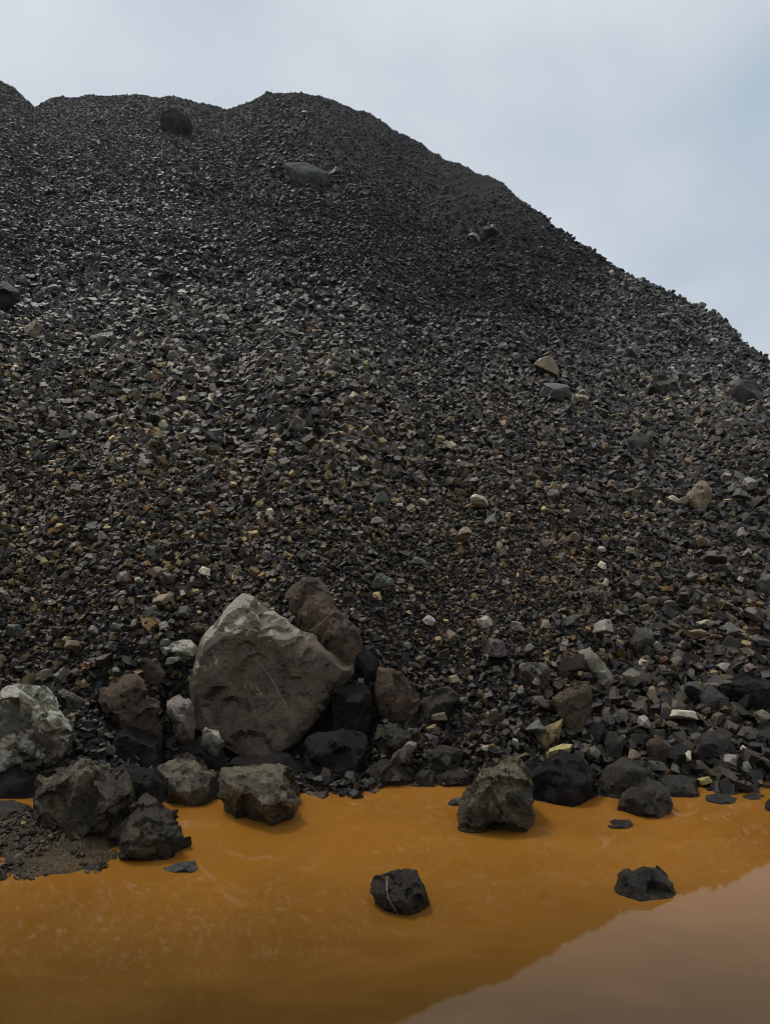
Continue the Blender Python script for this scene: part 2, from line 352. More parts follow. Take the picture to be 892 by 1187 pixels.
# ------------------------------------------------------------------ setting: ground, water, heap
Yr = np.concatenate([np.linspace(3.4, 9, 200), np.linspace(9.1, 24, 190)[1:], np.linspace(24.3, 112, 250)[1:]])
Ur = np.concatenate([np.linspace(-1.5, -.62, 60)[:-1], np.linspace(-.62, .62, 300)[:-1], np.linspace(.62, 1.9, 70)])
UU, YY = np.meshgrid(Ur, Yr); XX = UU * YY
ZZ = heap_z(XX.ravel(), YY.ravel()).reshape(XX.shape); ZZ = np.maximum(ZZ, -0.75)
o = link('hillside', grid_mesh('hillside', XX, YY, ZZ), M_HEAP); o['kind'] = 'structure'
def axis(c0, c1, n, far):
    return np.concatenate([-np.geomspace(far, 1, 26) + c0, np.linspace(c0, c1, n), c1 + np.geomspace(1, far, 26)])
gx, gy = np.meshgrid(axis(-22, 22, 60, 600), axis(-16, 12, 50, 600))
edge = np.maximum(np.abs(gx) - 17, np.maximum(gy - 60, -12 - gy))
gz = np.clip(edge * 0.25, -0.9, 0.5) + 0.12 * fbm2(gx.ravel(), gy.ravel(), 0.3, 3, 3).reshape(gx.shape) - 0.05
gz = gz + np.clip(-(gy + 5.5) * .75, 0, 18) * np.clip(1.35 - np.abs(gx) / 90, 0, 1)      # unseen rise behind the camera, added to darken the boulder fronts
gz = np.where((gy > 11) , np.maximum(gz, -0.9), gz)
o = link('ground', grid_mesh('ground', gx, gy, gz), M_EARTH); o['kind'] = 'structure'
wx, wy = np.meshgrid(np.linspace(-19, 19, 40), np.linspace(-9, 9, 24))
o = link('water', grid_mesh('water', wx, wy, wx * 0), M_WATER); o['kind'] = 'structure'

# gravel bank at the left edge of the pond
bx, by = np.meshgrid(np.linspace(-3.4, -1.1, 90), np.linspace(3.35, 4.75, 70))
uu = bx / by
top = np.interp(uu, [-0.9, -0.52, -0.47, -0.42, -0.38, -0.35], [3.62, 3.74, 3.68, 3.68, 3.82, 4.0])     # near edge of the bank
bot = np.interp(uu, [-0.9, -0.52, -0.47, -0.36], [4.35, 4.35, 4.6, 4.6])
bz = np.minimum((by - top) * 0.16, 0.05) ; bz = np.minimum(bz, (bot - by) * 0.2); bz = np.minimum(bz, (-0.345 - uu) * 0.9)
bz = bz + 0.030 * fbm2(bx.ravel(), by.ravel(), 5, 4, 31).reshape(bx.shape)
o = link('gravel_bank', grid_mesh('gravel_bank', bx, by, bz), M_BANK); o['kind'] = 'structure'
BANK = (bx, by, bz)

# ------------------------------------------------------------------ boulders
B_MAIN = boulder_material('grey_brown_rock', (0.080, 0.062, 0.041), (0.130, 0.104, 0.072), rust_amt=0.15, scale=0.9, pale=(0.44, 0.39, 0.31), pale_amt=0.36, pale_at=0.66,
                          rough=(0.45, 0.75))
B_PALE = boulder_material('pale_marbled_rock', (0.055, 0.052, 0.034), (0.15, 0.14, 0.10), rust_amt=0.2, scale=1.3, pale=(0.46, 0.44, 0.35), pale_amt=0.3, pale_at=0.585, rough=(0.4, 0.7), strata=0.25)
B_BROWN = boulder_material('rough_brown_rock', (0.045, 0.031, 0.021), (0.11, 0.075, 0.049), rust=(0.15, 0.085, 0.04), rust_amt=0.5, scale=1.6, rough=(0.6, 0.85))
B_DARK = boulder_material('wet_dark_rock', (0.006, 0.0045, 0.002), (0.050, 0.037, 0.017), rust_amt=0.4, rust=(0.055, 0.031, 0.013), spec=0.38, scale=1.7, rough=(0.22, 0.5))
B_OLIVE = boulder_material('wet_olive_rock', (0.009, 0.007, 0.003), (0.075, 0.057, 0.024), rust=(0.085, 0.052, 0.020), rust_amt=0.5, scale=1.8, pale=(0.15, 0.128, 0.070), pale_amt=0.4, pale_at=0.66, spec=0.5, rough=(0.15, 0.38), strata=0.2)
B_SLOPE = boulder_material('slope_rock', (0.030, 0.026, 0.021), (0.075, 0.066, 0.054), rust_amt=0.2, scale=1.2, rough=(0.5, 0.75))
B_BLACK = boulder_material('black_shaded_rock', (0.006, 0.0055, 0.005), (0.016, 0.013, 0.012), rust_amt=0.0, scale=1.4, rough=(0.4, 0.7), spec=0.15)  # dark rock, with the shade of the hollows put into its black
B_VEIN = boulder_material('dark_veined_rock', (0.012, 0.0095, 0.006), (0.042, 0.032, 0.020), rust_amt=0.3, rust=(0.05, 0.035, 0.02), scale=2.4, rough=(0.22, 0.45),
                          spec=0.3)
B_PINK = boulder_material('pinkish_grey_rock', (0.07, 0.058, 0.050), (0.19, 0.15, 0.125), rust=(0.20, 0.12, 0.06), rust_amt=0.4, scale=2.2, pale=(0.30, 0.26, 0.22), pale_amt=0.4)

BIG = boulder('boulder', [(282, 688), (300, 694), (327, 712), (340, 726), (372, 749), (392, 756), (409, 770), (410, 782), (389, 808), (368, 829), (350, 842), (342, 859),
        (321, 873), (288, 881), (268, 869), (247, 842), (224, 842), (219, 798), (227, 765), (234, 741), (254, 721), (271, 696)],
        'huge grey brown boulder with pale top and a thin light vein', B_MAIN, Yf=5.35, depth=0.55, level=6, seed=4, tilt=0.42,
        front=[(x, y, 0.02 + 0.0016 * (870 - y) + 0.0009 * abs(x - 300)) for x, y in ((230, 764), (250, 744), (284, 731), (322, 736), (356, 760), (386, 767), (404, 780), (372, 818), (342, 848), (316, 868), (282, 874), (248, 838), (226, 806))],
        rough=0.014, chips=60, crack=0.010, chip=(0.06, 0.24), sharp=260, cuts=0, crag=0.0, fine=.4, drop=0.04, landmark='the huge boulder')
boulder('boulder', [(352, 669), (368, 670), (380, 681), (388, 697), (372, 708), (343, 712), (331, 695), (334, 683)], 'rough brown boulder peeping over the top right shoulder of the huge one', B_BROWN, Yf=6.1, seed=12, rough=0.08, chips=80, level=5)
boulder('boulder', [(350, 694), (378, 690), (392, 708), (404, 722), (419, 732), (420, 752), (406, 770), (370, 765), (345, 735), (342, 710)], 'coarse reddish brown boulder wedged directly behind the huge boulder, its right neighbour', B_BROWN, Yf=5.8, seed=13, rough=0.08, chips=90)
boulder('boulder', [(-38, 800), (-12, 786), (20, 785), (42, 792), (67, 808), (94, 834), (98, 846), (70, 857), (66, 873), (44, 889), (17, 903), (-20, 905), (-45, 870)],
        'large pale marbled boulder with a folded right edge, cut by the picture left side', B_PALE, Yf=4.9, seed=21, level=6, rough=0.06, chips=130, crack=0.06, landmark='the pale marbled boulder')
boulder('boulder', [(-20, 893), (15, 886), (45, 893), (60, 915), (50, 940), (10, 945), (-25, 940)], 'boulder coloured black for shade in the dark gap below the pale marbled one', B_BLACK, Yf=4.72, seed=22)  # shade of the gap is in this boulder's colour
boulder('boulder', [(101, 857), (131, 872), (146, 892), (166, 903), (163, 915), (146, 935), (127, 952), (116, 976), (90, 984), (64, 981), (40, 958), (37, 930), (47, 899), (71, 876)],
        'broad wet brown boulder resting on the gravel bank, left of the water', B_OLIVE, Yf=4.02, seed=23, level=6, rough=0.05, chips=140, crack=0.05, landmark='the gravel bank boulder')
boulder('boulder', [(155, 931), (172, 920), (189, 930), (212, 943), (226, 967), (230, 988), (216, 998), (169, 1007), (133, 998), (125, 977), (131, 950)],
        'craggy dark boulder at the water edge, front one of the left cluster', B_DARK, Yf=3.82, seed=24, level=6, rough=0.045, chips=120, crack=0.03, crag=.035, landmark='the craggy left front boulder')
boulder('boulder', [(174, 889), (202, 875), (229, 872), (249, 886), (254, 910), (248, 931), (216, 936), (190, 928), (172, 905)],
        'rounded olive brown boulder tucked under the lower left of the huge boulder', B_OLIVE, Yf=4.62, seed=25, rough=0.06, chips=90)
boulder('boulder', [(257, 891), (281, 886), (315, 888), (332, 884), (345, 896), (353, 907), (355, 926), (338, 947), (305, 957), (274, 950), (254, 930), (255, 906)],
        'wide boulder with flat top facet standing in orange water below the huge boulder', B_OLIVE, Yf=4.32, seed=26, level=6, rough=0.045, chips=110,
        front=[(262, 900, .02), (285, 927, -.10), (318, 930, -.12), (332, 905, -.02), (345, 928, 0.0), (305, 945, -.06), (275, 935, -.03)], drop=.25, landmark='the flat-topped water boulder')
boulder('boulder', [(115, 802), (135, 785), (158, 781), (179, 797), (187, 813), (186, 842), (163, 853), (145, 842), (120, 824)],
        'brown-topped boulder with a shadowed front, between the pale and the huge boulder', B_BROWN, Yf=5.15, seed=27, rough=0.07, chips=90, landmark='the brown-topped boulder')
boulder('boulder', [(126, 850), (150, 842), (182, 850), (196, 868), (185, 888), (150, 892), (128, 876)], 'black boulder sunk in shadow under the brown-topped one', B_BLACK, Yf=4.95, seed=28)
boulder('boulder', [(163, 769), (179, 759), (190, 768), (192, 782), (184, 792), (166, 786)], 'small humped brown rock just above the brown-topped boulder', B_BROWN, cat='rock', seed=29, level=4)
boulder('boulder', [(182, 751), (195, 740), (230, 742), (234, 752), (224, 762), (195, 763)], 'pale grey flat rock touching the upper left flank of the huge boulder', B_PALE, cat='rock', seed=30, level=4)
boulder('boulder', [(193, 808), (208, 800), (222, 812), (226, 835), (220, 852), (203, 848), (194, 828)], 'pinkish grey rock leaning on the left side of the huge boulder', B_PINK, cat='rock', Yf=5.12, seed=31, level=5)
boulder('boulder', [(236, 842), (256, 848), (262, 862), (248, 872), (232, 862)], 'small bluish grey rock squeezed under the lower left corner of the huge boulder', B_PALE, cat='rock', Yf=5.05, seed=32, level=4)
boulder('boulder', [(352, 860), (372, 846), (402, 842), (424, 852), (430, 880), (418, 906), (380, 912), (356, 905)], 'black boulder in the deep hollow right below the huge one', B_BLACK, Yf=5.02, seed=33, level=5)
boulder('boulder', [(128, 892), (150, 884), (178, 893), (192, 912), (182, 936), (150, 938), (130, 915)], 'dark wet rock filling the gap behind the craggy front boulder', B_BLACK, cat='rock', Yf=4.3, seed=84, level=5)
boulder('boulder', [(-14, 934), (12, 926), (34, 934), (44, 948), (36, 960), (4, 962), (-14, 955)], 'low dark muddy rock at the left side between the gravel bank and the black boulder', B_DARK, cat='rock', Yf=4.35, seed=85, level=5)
boulder('boulder', [(262, 874), (300, 884), (335, 872), (352, 884), (348, 904), (300, 908), (262, 900)], 'low black rock hidden in shade beneath the huge boulder, behind the flat-topped one', B_BLACK, cat='rock', Yf=4.95, seed=82, level=4)  # this rock and the next added to fill the shaded hollow with black
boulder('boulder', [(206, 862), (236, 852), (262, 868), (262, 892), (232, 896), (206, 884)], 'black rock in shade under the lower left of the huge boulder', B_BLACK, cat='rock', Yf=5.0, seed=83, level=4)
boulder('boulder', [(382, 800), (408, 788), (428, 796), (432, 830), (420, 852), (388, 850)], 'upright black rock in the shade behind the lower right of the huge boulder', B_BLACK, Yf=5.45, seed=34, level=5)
boulder('boulder', [(413, 748), (428, 736), (441, 752), (440, 785), (424, 795), (412, 780)], 'narrow rock coloured black for the shade of the dark cleft beside the reddish brown boulder', B_BLACK, Yf=5.75, seed=35, level=4)  # added rock, its black stands for the shade inside the cleft
boulder('boulder', [(436, 776), (446, 770), (462, 776), (477, 792), (487, 812), (477, 829), (453, 833), (436, 820), (431, 794)], 'brown two-toned boulder in the scree, a metre right of the huge boulder', B_BROWN, Yf=5.55, seed=36, level=5, rough=0.04, chips=70, landmark='the two-toned brown boulder')
boulder('boulder', [(486, 812), (516, 793), (532, 806), (520, 828), (492, 836)], 'dark wedge-shaped rock right beside the two-toned brown boulder', B_DARK, cat='rock', seed=37, level=4)
boulder('boulder', [(425, 892), (448, 876), (470, 880), (481, 898), (470, 912), (440, 917), (424, 908)], 'low dark lumpy rock at the waterline right of the deep hollow', B_DARK, cat='rock', Yf=4.95, seed=38, level=5)
boulder('boulder', [(436, 840), (460, 838), (476, 852), (474, 872), (448, 876), (434, 862)], 'rounded dark brown rock above the low lumpy waterline rock', B_DARK, cat='rock', Yf=5.2, seed=39, level=5)
boulder('boulder', [(447, 884), (452, 874), (476, 858), (484, 862), (480, 872), (462, 882)], 'pinkish elongated rock tilted up beside the rounded dark brown rock', B_PINK, cat='rock', Yf=5.05, seed=40, level=4)
boulder('boulder', [(588, 874), (609, 888), (620, 902), (623, 943), (616, 966), (585, 977), (548, 971), (531, 959), (529, 936), (535, 916), (552, 899), (569, 879)],
        'big dark boulder with folded olive sheen jutting into the water, middle of the shore', B_OLIVE, Yf=4.15, seed=41, level=6, rough=0.06, chips=120, crack=0.05, landmark='the dark folded boulder')
boulder('boulder', [(517, 930), (526, 923), (536, 925), (536, 940), (524, 942)], 'small wet stone clinging to the left foot of the dark folded boulder', B_OLIVE, cat='rock', Yf=4.6, seed=42, level=4)
boulder('boulder', [(604, 886), (624, 872), (650, 869), (672, 878), (688, 898), (688, 925), (672, 939), (650, 944), (624, 936), (606, 915)],
        'round black boulder behind and right of the dark folded boulder', B_BLACK, Yf=4.62, seed=43, level=5, landmark='the round black boulder')
boulder('boulder', [(686, 905), (700, 882), (722, 874), (748, 880), (760, 900), (745, 925), (712, 938), (692, 930)], 'slate dark boulder with a purple tinge, third along the shore from the middle', B_DARK, Yf=4.72, seed=44, level=5)
boulder('boulder', [(718, 922), (735, 908), (752, 901), (772, 912), (781, 922), (784, 938), (775, 950), (751, 956), (725, 948), (714, 936)], 'dark angular boulder with smooth sloping face at the right shore water edge', B_DARK, Yf=4.42, seed=45, level=5, rough=0.035, landmark='the smooth-faced shore boulder')
boulder('boulder', [(761, 902), (788, 897), (812, 908), (818, 922), (812, 932), (792, 932), (768, 918)], 'long low dark rock right of the smooth-faced boulder at the waterline', B_DARK, cat='rock', Yf=4.75, seed=46, level=5)
boulder('boulder', [(828, 914), (830, 900), (838, 894), (860, 911), (858, 919), (842, 922)], 'pointed chestnut brown rock close to the right end of the shore', B_BROWN, cat='rock', Yf=4.92, seed=47, level=4)
boulder('boulder', [(816, 922), (836, 917), (856, 926), (856, 936), (836, 940), (820, 934)], 'dark greenish rock in the water in front of the pointed chestnut rock', B_DARK, cat='rock', Yf=4.62, seed=48, level=4)
boulder('boulder', [(857, 922), (870, 917), (886, 922), (887, 932), (868, 934)], 'flat dark grey rock in water right of the pointed chestnut rock', B_DARK, cat='rock', Yf=4.7, seed=49, level=4)
boulder('boulder', [(884, 932), (894, 924), (912, 926), (914, 944), (892, 947)], 'dark rock in the water cut by the right side, lower of two', B_DARK, cat='rock', Yf=4.5, seed=50, level=4)
boulder('boulder', [(882, 908), (892, 902), (910, 904), (910, 918), (888, 918)], 'dark rock at the shoreline cut by the right side, upper of two', B_DARK, cat='rock', Yf=4.9, seed=51, level=4)
PONDSTONE = boulder('boulder', [(426, 1032), (432, 1012), (447, 1009), (467, 1002), (484, 1002), (491, 1011), (492, 1024), (499, 1031), (498, 1050), (488, 1066), (467, 1075), (447, 1064), (434, 1050)],
        'blocky dark stone with a pale diagonal vein, alone in the middle of the pond', B_VEIN, cat='rock', Yf=3.28, seed=52, level=6, rough=0.045, chips=90, drop=.3, tilt=.4,
        front=[(436, 1030, .03), (450, 1022, .04), (482, 1018, .06), (486, 1036, .0), (470, 1050, -.05), (452, 1056, -.03), (486, 1056, 0)], landmark='the veined pond stone')
boulder('boulder', [(709, 1026), (714, 1010), (735, 1003), (762, 1001), (775, 1013), (783, 1036), (785, 1052), (768, 1060), (740, 1059), (725, 1045)],
        'black flat-topped stone alone in the right part of the pond', B_DARK, cat='rock', Yf=3.38, seed=53, level=6, rough=0.03, chips=80, crag=.008, crack=.01, tilt=.45,
        front=[(718, 1020, .06), (735, 1030, .04), (765, 1028, .05), (772, 1045, .0), (745, 1050, -.03), (730, 1042, .0)], landmark='the black pond stone')
boulder('boulder', [(188, 1001), (196, 996), (226, 996), (232, 1003), (228, 1010), (190, 1011)], 'small flat blue grey slab half under water in front of the craggy boulder', boulder_material('blue_grey_slab', (0.05, 0.058, 0.058), (0.09, 0.10, 0.098), rust_amt=0.1, scale=2),
        cat='flat rock', Yf=3.68, seed=54, level=4, depth=.5, drop=.2, rough=.04)
boulder('boulder', [(701, 957), (712, 953), (730, 952), (741, 957), (730, 960), (706, 960)], 'thin stone barely breaking the water surface in front of the smooth-faced boulder', B_DARK, cat='stone', Yf=4.24, seed=55, level=4, depth=.4, drop=.15, rough=.02, cuts=0)
boulder('boulder', [(355, 908), (370, 905), (384, 910), (380, 920), (366, 926), (356, 920)], 'small flat dark rock at the waterline just right of the flat-topped boulder', B_DARK, cat='rock', Yf=4.85, seed=56, level=4)
boulder('boulder', [(494, 872), (514, 862), (536, 868), (540, 886), (520, 894), (498, 890)], 'dark brown rock above the shore, left of the dark folded boulder', B_DARK, cat='rock', seed=57, level=5)
boulder('boulder', [(505, 896), (528, 888), (548, 896), (545, 912), (522, 918), (506, 912)], 'wet brown lump at the shoreline against the left of the dark folded boulder', B_DARK, cat='rock', Yf=4.95, seed=58, level=5)
boulder('boulder', [(480, 898), (492, 890), (504, 897), (503, 912), (486, 914)], 'small black rock at the shore, midway between the lumpy rock and the folded boulder', B_DARK, cat='rock', Yf=4.95, seed=59, level=4)
# boulders up on the slope
boulder('boulder', [(326, 189), (352, 188), (375, 197), (377, 201), (346, 203), (335, 199)], 'large flat greenish grey slab lying high on the heap under its summit', boulder_material('green_grey_slab', (0.050, 0.056, 0.048), (0.080, 0.088, 0.076), rust_amt=0.1, scale=0.5, rough=(0.8, 0.9), spec=0.05), cat='flat rock', Yf=None, seed=60, level=4, rough=.004, cuts=2, chips=0, crack=0, landmark='the big summit slab')
boulder('boulder', [(186, 131), (200, 125), (218, 136), (223, 146), (206, 150), (187, 144)], 'dark angular outcrop block just below the notch of the skyline', boulder_material('dry_dark_rock', (0.012, 0.011, 0.010), (0.034, 0.030, 0.029), rust_amt=0.1, scale=0.5, rough=(0.85, 0.95), spec=0.0), cat='rock', seed=61, level=4, cuts=8, chips=6, rough=.01, crack=0, landmark='the skyline outcrop block')
boulder('boulder', [(755, 440), (768, 433), (783, 438), (786, 449), (770, 455), (757, 451)], 'dark rounded boulder high on the right flank of the heap', B_DARK, seed=62, level=4, landmark='the dark flank boulder')
boulder('boulder', [(845, 445), (862, 436), (880, 446), (885, 456), (866, 462), (850, 458)], 'grey brown boulder on the right flank close to the right edge', B_SLOPE, seed=63, level=4, landmark='the grey right-edge boulder')
boulder('boulder', [(724, 508), (740, 498), (757, 506), (760, 520), (742, 525), (728, 520)], 'dark boulder with a grey top in the right middle of the slope', B_SLOPE, seed=64, level=4, landmark='the grey-topped dark boulder')
boulder('boulder', [(235, 414), (246, 405), (257, 412), (256, 422), (238, 424)], 'dark rounded stone in the left middle of the slope', B_DARK, cat='rock', seed=65, level=4, landmark='the dark round left stone')
boulder('boulder', [(102, 386), (118, 377), (134, 386), (133, 400), (112, 402)], 'jagged olive brown rock on the left slope', B_OLIVE, cat='rock', seed=66, level=4, landmark='the jagged olive rock')
boulder('boulder', [(-10, 330), (8, 326), (24, 338), (22, 356), (0, 362), (-10, 350)], 'blackish boulder on the slope at the left side of the picture', B_BLACK, seed=67, level=4, landmark='the blackish left-edge boulder')
boulder('boulder', [(793, 575), (813, 555), (822, 562), (829, 574), (814, 592), (800, 585)], 'boxy tan block with clean flat sides on the right of the slope', boulder_material('tan_block', (0.20, 0.155, 0.095), (0.30, 0.235, 0.15), rust_amt=0.1, scale=1.5, rough=(0.6, 0.8)), cat='rock', seed=68, level=4, rough=.02, sharp=60, landmark='the boxy tan block')
boulder('boulder', [(870, 672), (880, 662), (900, 664), (904, 684), (886, 688), (872, 684)], 'smooth grey block cut by the right side, well above the shore', boulder_material('smooth_grey_block', (0.07, 0.066, 0.056), (0.11, 0.102, 0.086), rust_amt=0.1), cat='rock', seed=69, level=4, rough=.02, landmark='the smooth right-edge block')
boulder('boulder', [(639, 809), (664, 791), (684, 789), (687, 821), (675, 832), (671, 848), (662, 848), (647, 829)], 'flat brown shield-shaped slab standing on end right of centre, above the shore', boulder_material('brown_slab', (0.085, 0.062, 0.042), (0.13, 0.095, 0.062), rust_amt=0.2, scale=1.5, rough=(0.6, 0.8)), cat='flat rock', seed=70, level=5, rough=.015, cuts=0, chips=12, fine=.3, bulge=.05, depth=.25, tilt=.3, sharp=50, landmark='the brown shield-shaped slab')
boulder('boulder', [(617, 848), (632, 841), (652, 833), (650, 850), (642, 862), (631, 866)], 'bright yellow ochre triangular stone above the round black shore boulder', boulder_material('yellow_ochre_stone', (0.21, 0.155, 0.07), (0.40, 0.31, 0.16), rust_amt=0.3, scale=2.5, rough=(0.6, 0.8)), cat='stone', seed=71, level=5, rough=.02, cuts=0, chips=12, fine=.3, bulge=.06, landmark='the yellow triangular stone')
boulder('boulder', [(668, 755), (684, 749), (699, 768), (711, 785), (707, 791), (690, 776), (676, 762)], 'long pale grey green slab stone lying aslant above the brown shield-shaped slab', boulder_material('pale_green_slab', (0.19, 0.185, 0.14), (0.30, 0.29, 0.23), rust_amt=0.1, scale=2.5, rough=(0.5, 0.8)), cat='flat rock', seed=72, level=4, rough=.015, cuts=0, chips=8, bulge=.08, landmark='the long pale slanting slab')
boulder('boulder', [(595, 784), (600, 770), (622, 764), (636, 772), (636, 790), (615, 796)], 'olive blocky rock left of the long pale slanting slab', B_OLIVE, cat='rock', seed=73, level=4, rough=.03)
boulder('boulder', [(747, 860), (758, 853), (772, 858), (777, 876), (762, 882), (750, 872)], 'brown striped wedge of rock above the smooth-faced shore boulder', B_BROWN, cat='rock', seed=74, level=4, rough=.03)
boulder('boulder', [(806, 808), (826, 792), (850, 806), (846, 818), (818, 824)], 'dark purple rock with pale upper edge toward the right shore', boulder_material('purple_rock', (0.03, 0.025, 0.026), (0.075, 0.06, 0.06), rust_amt=0.1, scale=2), cat='rock', seed=75, level=4, landmark='the dark purple rock')
boulder('boulder', [(726, 742), (738, 726), (756, 730), (760, 750), (742, 757)], 'dark olive rock in the scree right of the long pale slanting slab', B_OLIVE, cat='rock', seed=76, level=4)
boulder('boulder', [(828, 790), (860, 776), (896, 784), (906, 806), (880, 818), (840, 812)], 'broad black rock in shade near the right edge above the shore', B_BLACK, cat='rock', seed=78, level=5)
boulder('boulder', [(800, 858), (822, 846), (846, 856), (846, 882), (818, 890), (800, 878)], 'dark slaty rock above the right shore, right of the tan pyramid stone', B_DARK, cat='rock', seed=79, level=5)
boulder('boulder', [(696, 852), (710, 845), (722, 855), (722, 880), (704, 884)], 'grey pointed rock standing just behind the purple-tinged shore boulder', B_DARK, cat='rock', seed=80, level=4)
boulder('boulder', [(62, 806), (78, 796), (96, 806), (98, 826), (80, 832)], 'dark green grey rock lodged against the upper right of the pale marbled boulder', B_OLIVE, cat='rock', Yf=5.35, seed=81, level=4)

from mathutils.bvhtree import BVHTree
m, t, b = new_mat('quartz_vein'); M_QV = m
tcn = t.nodes.new('ShaderNodeTexCoord'); n1 = noise(t, tcn.outputs['Object'], 30, 5, 0.7)
t.links.new(ramp(t, n1.outputs[0], .35, .65, (0.10, 0.083, 0.064), (0.20, 0.17, 0.135)), b.inputs['Base Color']); b.inputs['Roughness'].default_value = 0.7
def vein(o, pts, width, seed=0):
    """a thin proud band of pale mineral that follows the stone's surface"""
    me = o.data; off = Vector(o.location); bv = BVHTree.FromPolygons([v.co + off for v in me.vertices], [p.vertices[:] for p in me.polygons])
    r = np.random.default_rng(seed); pts = np.array(pts, float); T = np.linspace(0, 1, 46); seg = np.linspace(0, 1, len(pts))
    cx = np.interp(T, seg, pts[:, 0]) + r.normal(0, .35, 46); cy = np.interp(T, seg, pts[:, 1]); V_ = []; ok = []
    for k in range(46):
        d = np.array([np.gradient(cx)[k], np.gradient(cy)[k]]); d /= np.linalg.norm(d); nrm = np.array([-d[1], d[0]]); w_ = width * (0.35 + 0.65 * math.sin(math.pi * min(1, T[k] * .8 + .12))) * r.uniform(.7, 1.25)
        for q, lift in ((-1, -.004), (-.45, .0022), (.45, .0022), (1, -.004)):
            p = np.array([cx[k], cy[k]]) + nrm * q * w_; u, tt = ray(p[0], p[1]); dr = Vector((u, 1, tt)).normalized()
            hit, nn, _, _ = bv.ray_cast(Vector((0, 0, CAM_H)), dr)
            V_.append(None if hit is None else hit + nn * lift - off)
    Fc = []
    for k in range(45):
        for j in range(3):
            f = (k * 4 + j, k * 4 + j + 1, k * 4 + j + 5, k * 4 + j + 4)
            if all(V_[q] is not None for q in f): Fc.append(f)
    V_ = [(0, 0, 0) if v is None else v[:] for v in V_]
    me = bpy.data.meshes.new('vein'); me.from_pydata(V_, [], Fc); me.polygons.foreach_set('use_smooth', [True] * len(Fc)); link('vein', me, M_QV, o)
vein(BIG, [(292, 752), (300, 768), (314, 786), (326, 808), (336, 828), (344, 852)], 1.9, 1)
vein(BIG, [(276, 742), (290, 756), (300, 772), (304, 786)], 0.9, 2)
vein(PONDSTONE, [(449, 1016), (448, 1027), (449, 1040), (456, 1052), (464, 1064)], 1.5, 3)

# ------------------------------------------------------------------ single stones of the scree
rng = np.random.default_rng(77)
def stone_variant(i):
    r = np.random.default_rng(900 + i); kind = ('flat', 'blocky', 'wedge-shaped', 'long', 'angular')[i % 5]
    sc = {'flat': (1, .85, .32), 'blocky': (.85, .8, .7), 'wedge-shaped': (1, .7, .5), 'long': (1, .45, .34), 'angular': (.95, .8, .55)}[kind]
    p = r.normal(size=(13, 3)); p /= np.linalg.norm(p, axis=1, keepdims=True); p *= r.uniform(.8, 1.05, (13, 1))
    if kind == 'wedge-shaped': p[:, 2] *= 1 - 0.55 * (p[:, 0] > 0)
    if kind == 'blocky': p = np.sign(p) * np.abs(p) ** 0.45 * .8
    if kind != 'angular':                           # flat-faced pieces with 4 to 6 sides
        k = 4 + i % 3; an = np.arange(k) * 2 * math.pi / k + r.uniform(-.4, .4, k)
        p = np.array([(math.cos(a_) * r.uniform(.75, 1.05), math.sin(a_) * r.uniform(.75, 1.05), zz * r.uniform(.6, 1)) for zz in (-1, 1) for a_ in an])
        up = p[:, 2] > 0; p[up, :2] = p[up, :2] * r.uniform(.5, .92) + r.uniform(-.22, .22, 2); p[:, 2] += p[:, 0] * r.uniform(-.35, .35) + p[:, 1] * r.uniform(-.35, .35)
        if kind == 'wedge-shaped': p[:, 2] *= 1 - 0.6 * (p[:, 0] > 0)
    P, Fc = rock_geo(p * np.array(sc), 4, 900 + i, sharp=260, rough=0.022, chips=16, crack=0.0, chip=(0.15, 0.5), cuts=5, crag=0)
    me = mesh_from('stone', P, Fc, True); me.set_sharp_from_angle(angle=rad(22)); me.materials.append(M_STONE); return me, kind
SV = [stone_variant(i) for i in range(25)]
TINTS = {'dark grey': (0.042, 0.041, 0.040), 'mid grey': (0.12, 0.113, 0.10), 'pale grey': (0.30, 0.28, 0.235), 'olive grey': (0.10, 0.093, 0.058), 'dark brown': (0.075, 0.052, 0.036),
         'tan': (0.25, 0.185, 0.11), 'cream': (0.56, 0.50, 0.38), 'purplish brown': (0.060, 0.043, 0.042), 'greenish grey': (0.082, 0.096, 0.075), 'orange brown': (0.17, 0.09, 0.045), 'pinkish grey': (0.18, 0.13, 0.11),
         'yellow': (0.40, 0.34, 0.12), 'blackish': (0.020, 0.019, 0.019)}
STONES = []
def stone(px, py, w, h, tint, kind, label=None, lm=None, rot=None):
    """a stone of w x h photo pixels standing on the slope where the photograph shows it"""
    Y = on_rubble(px, py + h * 0.3, w * .5 / F * ground_hit(px, py)); s = 0.5 / F * Y
    c = [i for i in range(25) if SV[i][1] == kind]; i = c[int(rng.integers(len(c)))]
    me, kd = SV[i]
    o = bpy.data.objects.new('stone', me); COL.objects.link(o)
    C = W(px, py, Y); zg = float(heap_z(C[0], C[1])[0])
    hw = w * s * 1.22; thick = {'flat': .32, 'blocky': .7, 'wedge-shaped': .5, 'long': .34, 'angular': .55}[kd]
    C = W(px, py, Y); o.location = (C[0], C[1], C[2]); o.scale = (hw, hw * rng.uniform(.8, 1.0), max(h * s * 1.0 / thick * 0.95, hw * .55))
    o.scale[2] = min(o.scale[2], hw * 1.5)
    rz = rot if rot is not None else rng.normal(0, 0.35)
    o.rotation_euler = (rng.normal(0.45, 0.18), rng.normal(0, 0.16) + (rot or 0) * 0.0, 0)
    o.rotation_euler = (Euler((rng.normal(0.40, 0.22), -rz * 0.6, rng.normal(0, .3) if kd == 'long' else rng.uniform(0, 6.28))).to_matrix()).to_euler()
    tv = TINTS[tint]; j = rng.uniform(.85, 1.15); o.color = (tv[0] * j, tv[1] * j, tv[2] * j, 1)
    STONES.append([o, px, py, w, tint, kd, label, Y])
    HEROES.append((np.array(o.location) + np.array([0, -.35, .25]) * hw, hw * 1.0))
    if lm: LAND.append((lm, px, py))
    return o
